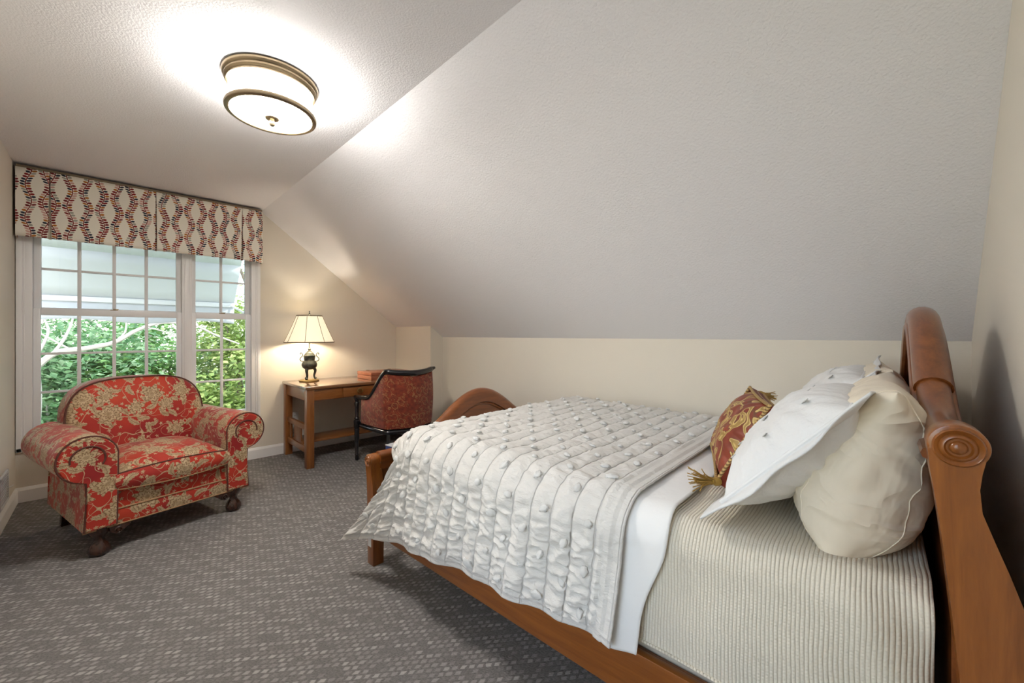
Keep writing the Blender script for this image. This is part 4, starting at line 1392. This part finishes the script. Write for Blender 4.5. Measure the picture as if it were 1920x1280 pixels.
BEDM = Matrix.Translation((BX, BY, 0)) @ Matrix.Rotation(BR, 4, 'Z')
def pose(o, c, lean_deg, yaw_deg=0.0, roll_deg=0.0):
    """c: centre in bed coordinates; lean: angle of the pillow's height axis above the mattress (90 = upright);
    the front of the pillow looks at the foot of the bed"""
    l = math.radians(lean_deg)
    up = Vector((math.cos(l), 0, math.sin(l)))       # height axis leans to the headboard
    wd = Vector((0, -1, 0))                           # width axis towards the near side
    nn = wd.cross(up)                                 # front
    R = Matrix((wd, up, nn)).transposed().to_4x4()
    o.matrix_world = BEDM @ Matrix.Translation(c) @ Matrix.Rotation(math.radians(yaw_deg), 4, 'Z') @ R @ Matrix.Rotation(math.radians(roll_deg), 4, 'Z')

p = pillow_mesh('bed_pillow', 0.68, 0.42, 0.235, MAT['ivory'], 1, 0.020, 0.03, lump=-0.25, blunt=5.0, hem=0.86)
pose(p, (1.957, 0.440, 0.895), 74, 0)
tag(p, 'plump ivory sateen pillow leaning on the headboard at the near side', 'pillow', 'ivory pillows')
p = pillow_mesh('bed_pillow', 0.68, 0.42, 0.22, MAT['ivory'], 5, 0.020, 0.03, lump=-0.2, blunt=5.0, hem=0.86)
pose(p, (1.945, 1.17, 0.895), 74, 3)
tag(p, 'ivory sateen pillow at the far side next to the knee wall', 'pillow', 'ivory pillows')

def flange(parent, w, h, wd, seed, mat, pinch=0.07):
    """flat cloth border round a sham, gently waving"""
    n = 120; verts, faces = [], []
    def edge(k):
        q = (k / n) * 4; s_ = int(q) % 4; f = (q - int(q)) * 2 - 1
        a, b_ = [(f, -1), (1, f), (-f, 1), (-1, -f)][s_]
        return a, b_
    for k in range(n):
        a, b_ = edge(k)
        x0 = a * w / 2 * (1 - pinch * (1 - b_ * b_)); y0 = b_ * h / 2 * (1 - pinch * (1 - a * a))
        dirx = (1 if abs(a) == 1 or abs(a) > 0.999 else abs(a) ** 8) * (1 if a > 0 else -1)
        diry = (1 if abs(b_) > 0.999 else abs(b_) ** 8) * (1 if b_ > 0 else -1)
        wv = math.sin(k * 0.42 + seed) * 0.006 + math.sin(k * 0.17 + 2 * seed) * 0.009
        for q in (-0.12, 0.0, 0.5, 1.0):
            verts.append((x0 + dirx * wd * q, y0 + diry * wd * q, wv * max(0, q)))
    for k in range(n):
        j = (k + 1) % n
        for i in range(3): faces.append((k * 4 + i, j * 4 + i, j * 4 + i + 1, k * 4 + i + 1))
    o = pyd('flange', verts, faces, mat, parent, angle=80)
    md = o.modifiers.new('cloth_thickness', 'SOLIDIFY'); md.thickness = 0.005; md.offset = 0
    pts = [Vector(verts[k * 4 + 1]) * 0.985 + Vector((0, 0, 0.008)) for k in range(n)]
    tube('welt', pts, 0.0055, mat, parent, 8, closed=True)
    return o

def sham(label, c, lean, yaw, roll, seed):
    s = pillow_mesh('pillow_sham', 0.62, 0.39, 0.19, MAT['sham'], seed, 0.016, 0.04, quilt_lines=True)
    pose(s, c, lean, yaw, roll)
    tag(s, label, 'pillow', 'white quilted shams')
    flange(s, 0.62, 0.39, 0.050, seed, MAT['sham'], 0.04)
    me = bpy.data.meshes['tuft']
    rng = random.Random(seed)
    for a in (-0.20, -0.07, 0.07, 0.20):
        for b_ in (-0.12, 0.0, 0.12):
            o = bpy.data.objects.new('tuft', me); COL.objects.link(o); o.parent = s
            aa, bb = a + (0.05 if b_ == 0 else 0), b_
            th = (1 - abs(aa / .31) ** 2.6) ** .55 * (1 - abs(bb / .195) ** 2.6) ** .55
            sc = rng.uniform(0.006, 0.009)
            o.location = (aa, bb, 0.097 * th + 0.008); o.scale = (sc * 1.6, sc * 1.1, sc * 0.4); o.rotation_euler = (0, 0, rng.uniform(0, 3))
    return s
sham('white quilted sham with wide flange propped before the near ivory pillow', (1.815, 0.390, 0.912), 46.5, 0, 0, 2)
sham('white quilted sham with flange propped at the far side by the knee wall', (1.825, 1.10, 0.925), 48, 0, -2, 9)

# ------------------------------------------------------------------ tasselled cushion
def tassel(parent, at, direction, length, rng, spread_=0.35):
    d = Vector(direction).normalized(); at = Vector(at)
    bm = bmesh.new()
    v, f = lathe_data([(0.004, -0.004), (0.012, 0.002), (0.014, 0.016), (0.010, 0.026), (0.012, 0.032), (0.012, 0.036)], 12)
    R = d.to_track_quat('Z', 'Y').to_matrix().to_4x4()
    M_ = Matrix.Translation(at) @ R
    head = pyd('tassel', [M_ @ Vector(p) for p in v], f, MAT['gold_thread'], parent)
    allv, allf = [], []
    for k in range(34):
        a = rng.uniform(0, 2 * PI); r = rng.uniform(0.002, 0.010); sp = rng.uniform(0, spread_)
        p0 = M_ @ Vector((r * math.cos(a), r * math.sin(a), 0.032))
        p1 = M_ @ Vector((math.cos(a) * (r + sp * length * 0.4), math.sin(a) * (r + sp * length * 0.4), 0.036 + length * 0.5))
        p2 = M_ @ Vector((math.cos(a) * (r + sp * length), math.sin(a) * (r + sp * length), 0.036 + length * rng.uniform(0.85, 1.0)))
        vv, ff, _ = tube_data(smooth_path([p0, p1, p2], 3), 0.0016, 4)
        o = len(allv); allv += vv; allf += [tuple(i + o for i in q) for q in ff]
    fr = pyd('fringe', allv, allf, MAT['gold_thread'], head); fr['kind'] = 'stuff'
    return head

def cushion():
    w, h, t = 0.50, 0.30, 0.15
    c = pillow_mesh('tassel_cushion', w, h, t, MAT['scroll'], 4, 0.010, 0.05)
    pose(c, (1.612, 0.600, 0.858), 60, 18, 0)
    tag(c, 'rust and gold scroll cushion with twisted cord and tassels on the bed', 'cushion')
    n = 100; pts = []
    for k in range(n):
        q = (k / n) * 4; s_ = int(q) % 4; f = (q - int(q)) * 2 - 1
        a, b_ = [(f, -1), (1, f), (-f, 1), (-1, -f)][s_]
        a, b_ = math.sin(a * PI / 2), math.sin(b_ * PI / 2)
        pts.append((a * w / 2 * (1 - .05 * (1 - b_ * b_)), b_ * h / 2 * (1 - .05 * (1 - a * a)), 0.0))
    for zz in (0.028, -0.028):
        tube('cord', [(x * 0.985, y * 0.985, zz * (1 - 0.0)) for x, y, z in pts], 0.0055, MAT['cord'], c, 8, closed=True)
    # satin boxing between the two cords
    verts, faces = [], []
    for x, y, z in pts:
        for q in (-1, -0.4, 0.4, 1): verts.append((x * (0.985 + 0.012 * (1 - abs(q))), y * (0.985 + 0.02 * (1 - abs(q))), 0.028 * q))
    for k in range(n):
        j = (k + 1) % n
        for i in range(3): faces.append((k * 4 + i, j * 4 + i, j * 4 + i + 1, k * 4 + i + 1))
    pyd('boxing', verts, faces, MAT['satin'], c, angle=70)
    rng = random.Random(5)
    tassel(c, (w / 2 - 0.005, -h / 2 + 0.006, 0.02), (0.55, -0.15, 0.6), 0.075, rng, 0.5)
    tassel(c, (w / 2 - 0.005, h / 2 - 0.03, -0.03), (0.5, -0.75, -0.25), 0.07, rng, 0.25)
    tassel(c, (-w / 2 + 0.005, h / 2 - 0.01, -0.01), (-0.5, 0.1, -0.5), 0.06, rng, 0.3)
cushion()

# ------------------------------------------------------------------ outside
struct(box('ground', -60, XW - T - 0.3, -40, 40, -3.3, -3.2, MAT['lawn'], bev=0))
def awning():
    t = empty('window_awning', (XW - T, 0, 0))
    tag(t, 'white fabric awning with grey scalloped edge outside the window', 'awning')
    y0, y1 = -1.15, 1.03
    xo, zo, zi = -0.90, 1.585, 2.62
    n = 8
    for k in range(3):                 # fabric widths with seams across
        a, b_ = k / 3, (k + 1) / 3
        if k == 2: a, b_ = 0.62, 1.0
        if k == 1: a, b_ = 0.31, 0.62
        if k == 0: a, b_ = 0.0, 0.31
        grid('fabric_panel', lambda u, v, a=a, b_=b_: Vector((xo * (a + (b_ - a) * u) - 0.002, y0 + (y1 - y0) * v, zi + (zo - zi) * (a + (b_ - a) * u) - 0.006 * math.sin(PI * u))), 4, 12, MAT['awning'], t, thick=0.004)
    box('front_bar', xo - 0.03, xo + 0.01, y0, y1, zo - 0.05, zo, MAT['metal_white'], t, bev=0.006)
    grid('edge_valance', lambda u, v: Vector((xo - 0.012, y0 + (y1 - y0) * v, zo - 0.045 - (0.188 + 0.018 * math.sin((y0 + (y1 - y0) * v) * 6.5) * (1 if u > 0.5 else 0)) * u)), 6, 60, MAT['awning_grey'], t, thick=0.004)
    for y in (y0 + 0.04, y1 - 0.03):
        tube('arm', [(0.0, y, 1.40), (xo, y, zo - 0.03)], 0.012, MAT['metal_white'], t, 8)
awning()

def tree(name, label, loc, crown, leafmat, barkmat, nleaf, seed, trunk_r=0.12, group=None):
    rng = random.Random(seed)
    t = empty(name, (loc[0], loc[1], -3.2))
    tag(t, label, 'tree', group)
    rx, ry, rz, cz = crown                      # radii and centre height above the ground
    tp = [Vector((0, 0, 0))]
    for k in range(1, 7): tp.append(Vector((rng.uniform(-.12, .12) * k * .5, rng.uniform(-.12, .12) * k * .5, (cz + rz * 0.5) * k / 6)))
    tube('trunk', smooth_path(tp, 4), [trunk_r * (1 - 0.8 * i / 24) for i in range(25)], barkmat, t, 10)
    blobs = []
    for k in range(26):
        while True:
            p = Vector((rng.uniform(-1, 1), rng.uniform(-1, 1), rng.uniform(-1, 1)))
            if p.length < 1: break
        c = Vector((p.x * rx, p.y * ry, cz + p.z * rz)); blobs.append((c, rng.uniform(0.28, 0.5) * min(rx, ry)))
        if k < 12:
            a = tp[min(6, max(1, int(6 * min(1, max(.1, (c.z * .7) / (cz + rz * .5))))))]
            br = tube('branch', smooth_path([a, a.lerp(c, .5) + Vector((0, 0, rng.uniform(-.1, .25))), c], 5), [trunk_r * .38 * (1 - .8 * i / 10) for i in range(11)], barkmat, t, 6)
    verts, faces = [], []
    for k in range(nleaf):
        c, r = blobs[k % len(blobs)]
        d = Vector((rng.gauss(0, 1), rng.gauss(0, 1), rng.gauss(0, .8)))
        p = c + d.normalized() * r * rng.uniform(0.35, 1.15)
        L = rng.uniform(0.045, 0.095)
        ax = Vector((rng.uniform(-1, 1), rng.uniform(-1, 1), rng.uniform(-.7, .3))).normalized()
        sd = ax.cross(Vector((rng.uniform(-.5, .5), rng.uniform(-.5, .5), 1))).normalized() * L * 0.45
        nn = sd.cross(ax).normalized() * L * 0.12
        o = len(verts)
        verts += [p, p + ax * L * .5 + sd + nn, p + ax * L * 1.25, p + ax * L * .5 - sd + nn]
        faces += [(o, o + 1, o + 2), (o, o + 2, o + 3)]
    pyd('crown', verts, faces, leafmat, t, smooth=False, recalc=False)['kind'] = 'stuff'
    return t

GT = 'trees outside the window'
tree('leafy_tree', 'green leafy tree filling the middle of the wide window', (-8.6, -0.6), (1.3, 1.3, 1.5, 3.0), MAT['leaf_c'], MAT['bark'], 15000, 11, 0.10, GT)
tree('leafy_tree', 'yellow green leafy tree close behind the narrow window', (-8.4, 1.65), (1.2, 1.1, 1.9, 3.5), MAT['leaf_b'], MAT['bark_dark'], 17000, 12, 0.10, GT)
tree('leafy_tree', 'fresh green tree showing low between the two windows', (-9.4, 0.5), (1.3, 1.2, 1.5, 3.2), MAT['leaf_a'], MAT['bark'], 15000, 13, 0.12, GT)
tree('leafy_tree', 'tall blue green tree standing furthest back behind the wide window', (-13.5, -1.6), (2.6, 2.4, 3.2, 4.6), MAT['leaf_c'], MAT['bark'], 15000, 14, 0.2, GT)
tree('leafy_tree', 'tall yellow green tree standing furthest back behind the narrow window', (-13.0, 3.0), (2.4, 2.4, 3.2, 4.8), MAT['leaf_b'], MAT['bark_dark'], 15000, 15, 0.2, GT)
tree('leafy_tree', 'dense green tree far off behind the middle of the window', (-15.5, 0.8), (2.6, 2.6, 3.6, 4.8), MAT['leaf_a'], MAT['bark'], 14000, 16, 0.2, GT)

def bare_tree():
    t = empty('bare_tree', (-7.3, -0.62, -3.2))
    tag(t, 'pale bare tree with a long curving branch across the wide window', 'tree')
    tr = tube('trunk', smooth_path([(0.2, -0.35, 0), (0.1, -0.2, 1.8), (0.0, -0.02, 3.4), (0, -0.03, 4.2), (0.0, -0.12, 5.2)], 6), [0.10 - 0.07 * i / 24 for i in range(25)], MAT['bark'], t, 12)
    def br(pts, r, par): 
        sp = smooth_path(pts, 5)
        return tube('branch', sp, [r * (1 - .75 * i / (len(sp) - 1)) for i in range(len(sp))], MAT['bark'], par, 8)
    br([(0, -0.02, 4.0), (0.02, 0.16, 4.20), (0, 0.42, 4.25), (0.0, 0.66, 4.32), (0, 0.88, 4.48), (0.0, 1.12, 4.58), (0, 1.45, 4.56), (0, 1.75, 4.40), (0.1, 2.0, 4.28)], 0.036, tr)
    br([(0, 0.14, 4.19), (0.0, 0.24, 4.4), (0, 0.30, 4.62), (0, 0.34, 4.9)], 0.020, tr)
    br([(0, 0.0, 4.15), (0.0, 0.10, 4.45), (0, 0.05, 4.7), (0.0, 0.1, 5.0)], 0.018, tr)
    br([(0, 0.66, 4.32), (0.0, 0.76, 4.45), (0, 0.78, 4.65), (0, 0.86, 4.9)], 0.014, tr)
    br([(0, 0.95, 4.52), (0.05, 1.15, 4.46), (0.05, 1.32, 4.36)], 0.011, tr)
    br([(0, 1.25, 4.58), (0, 1.42, 4.70), (0, 1.5, 4.9)], 0.011, tr)
    br([(0, 0.30, 4.22), (0.0, -0.05, 4.5), (0.0, -0.25, 4.62)], 0.012, tr)
bare_tree()
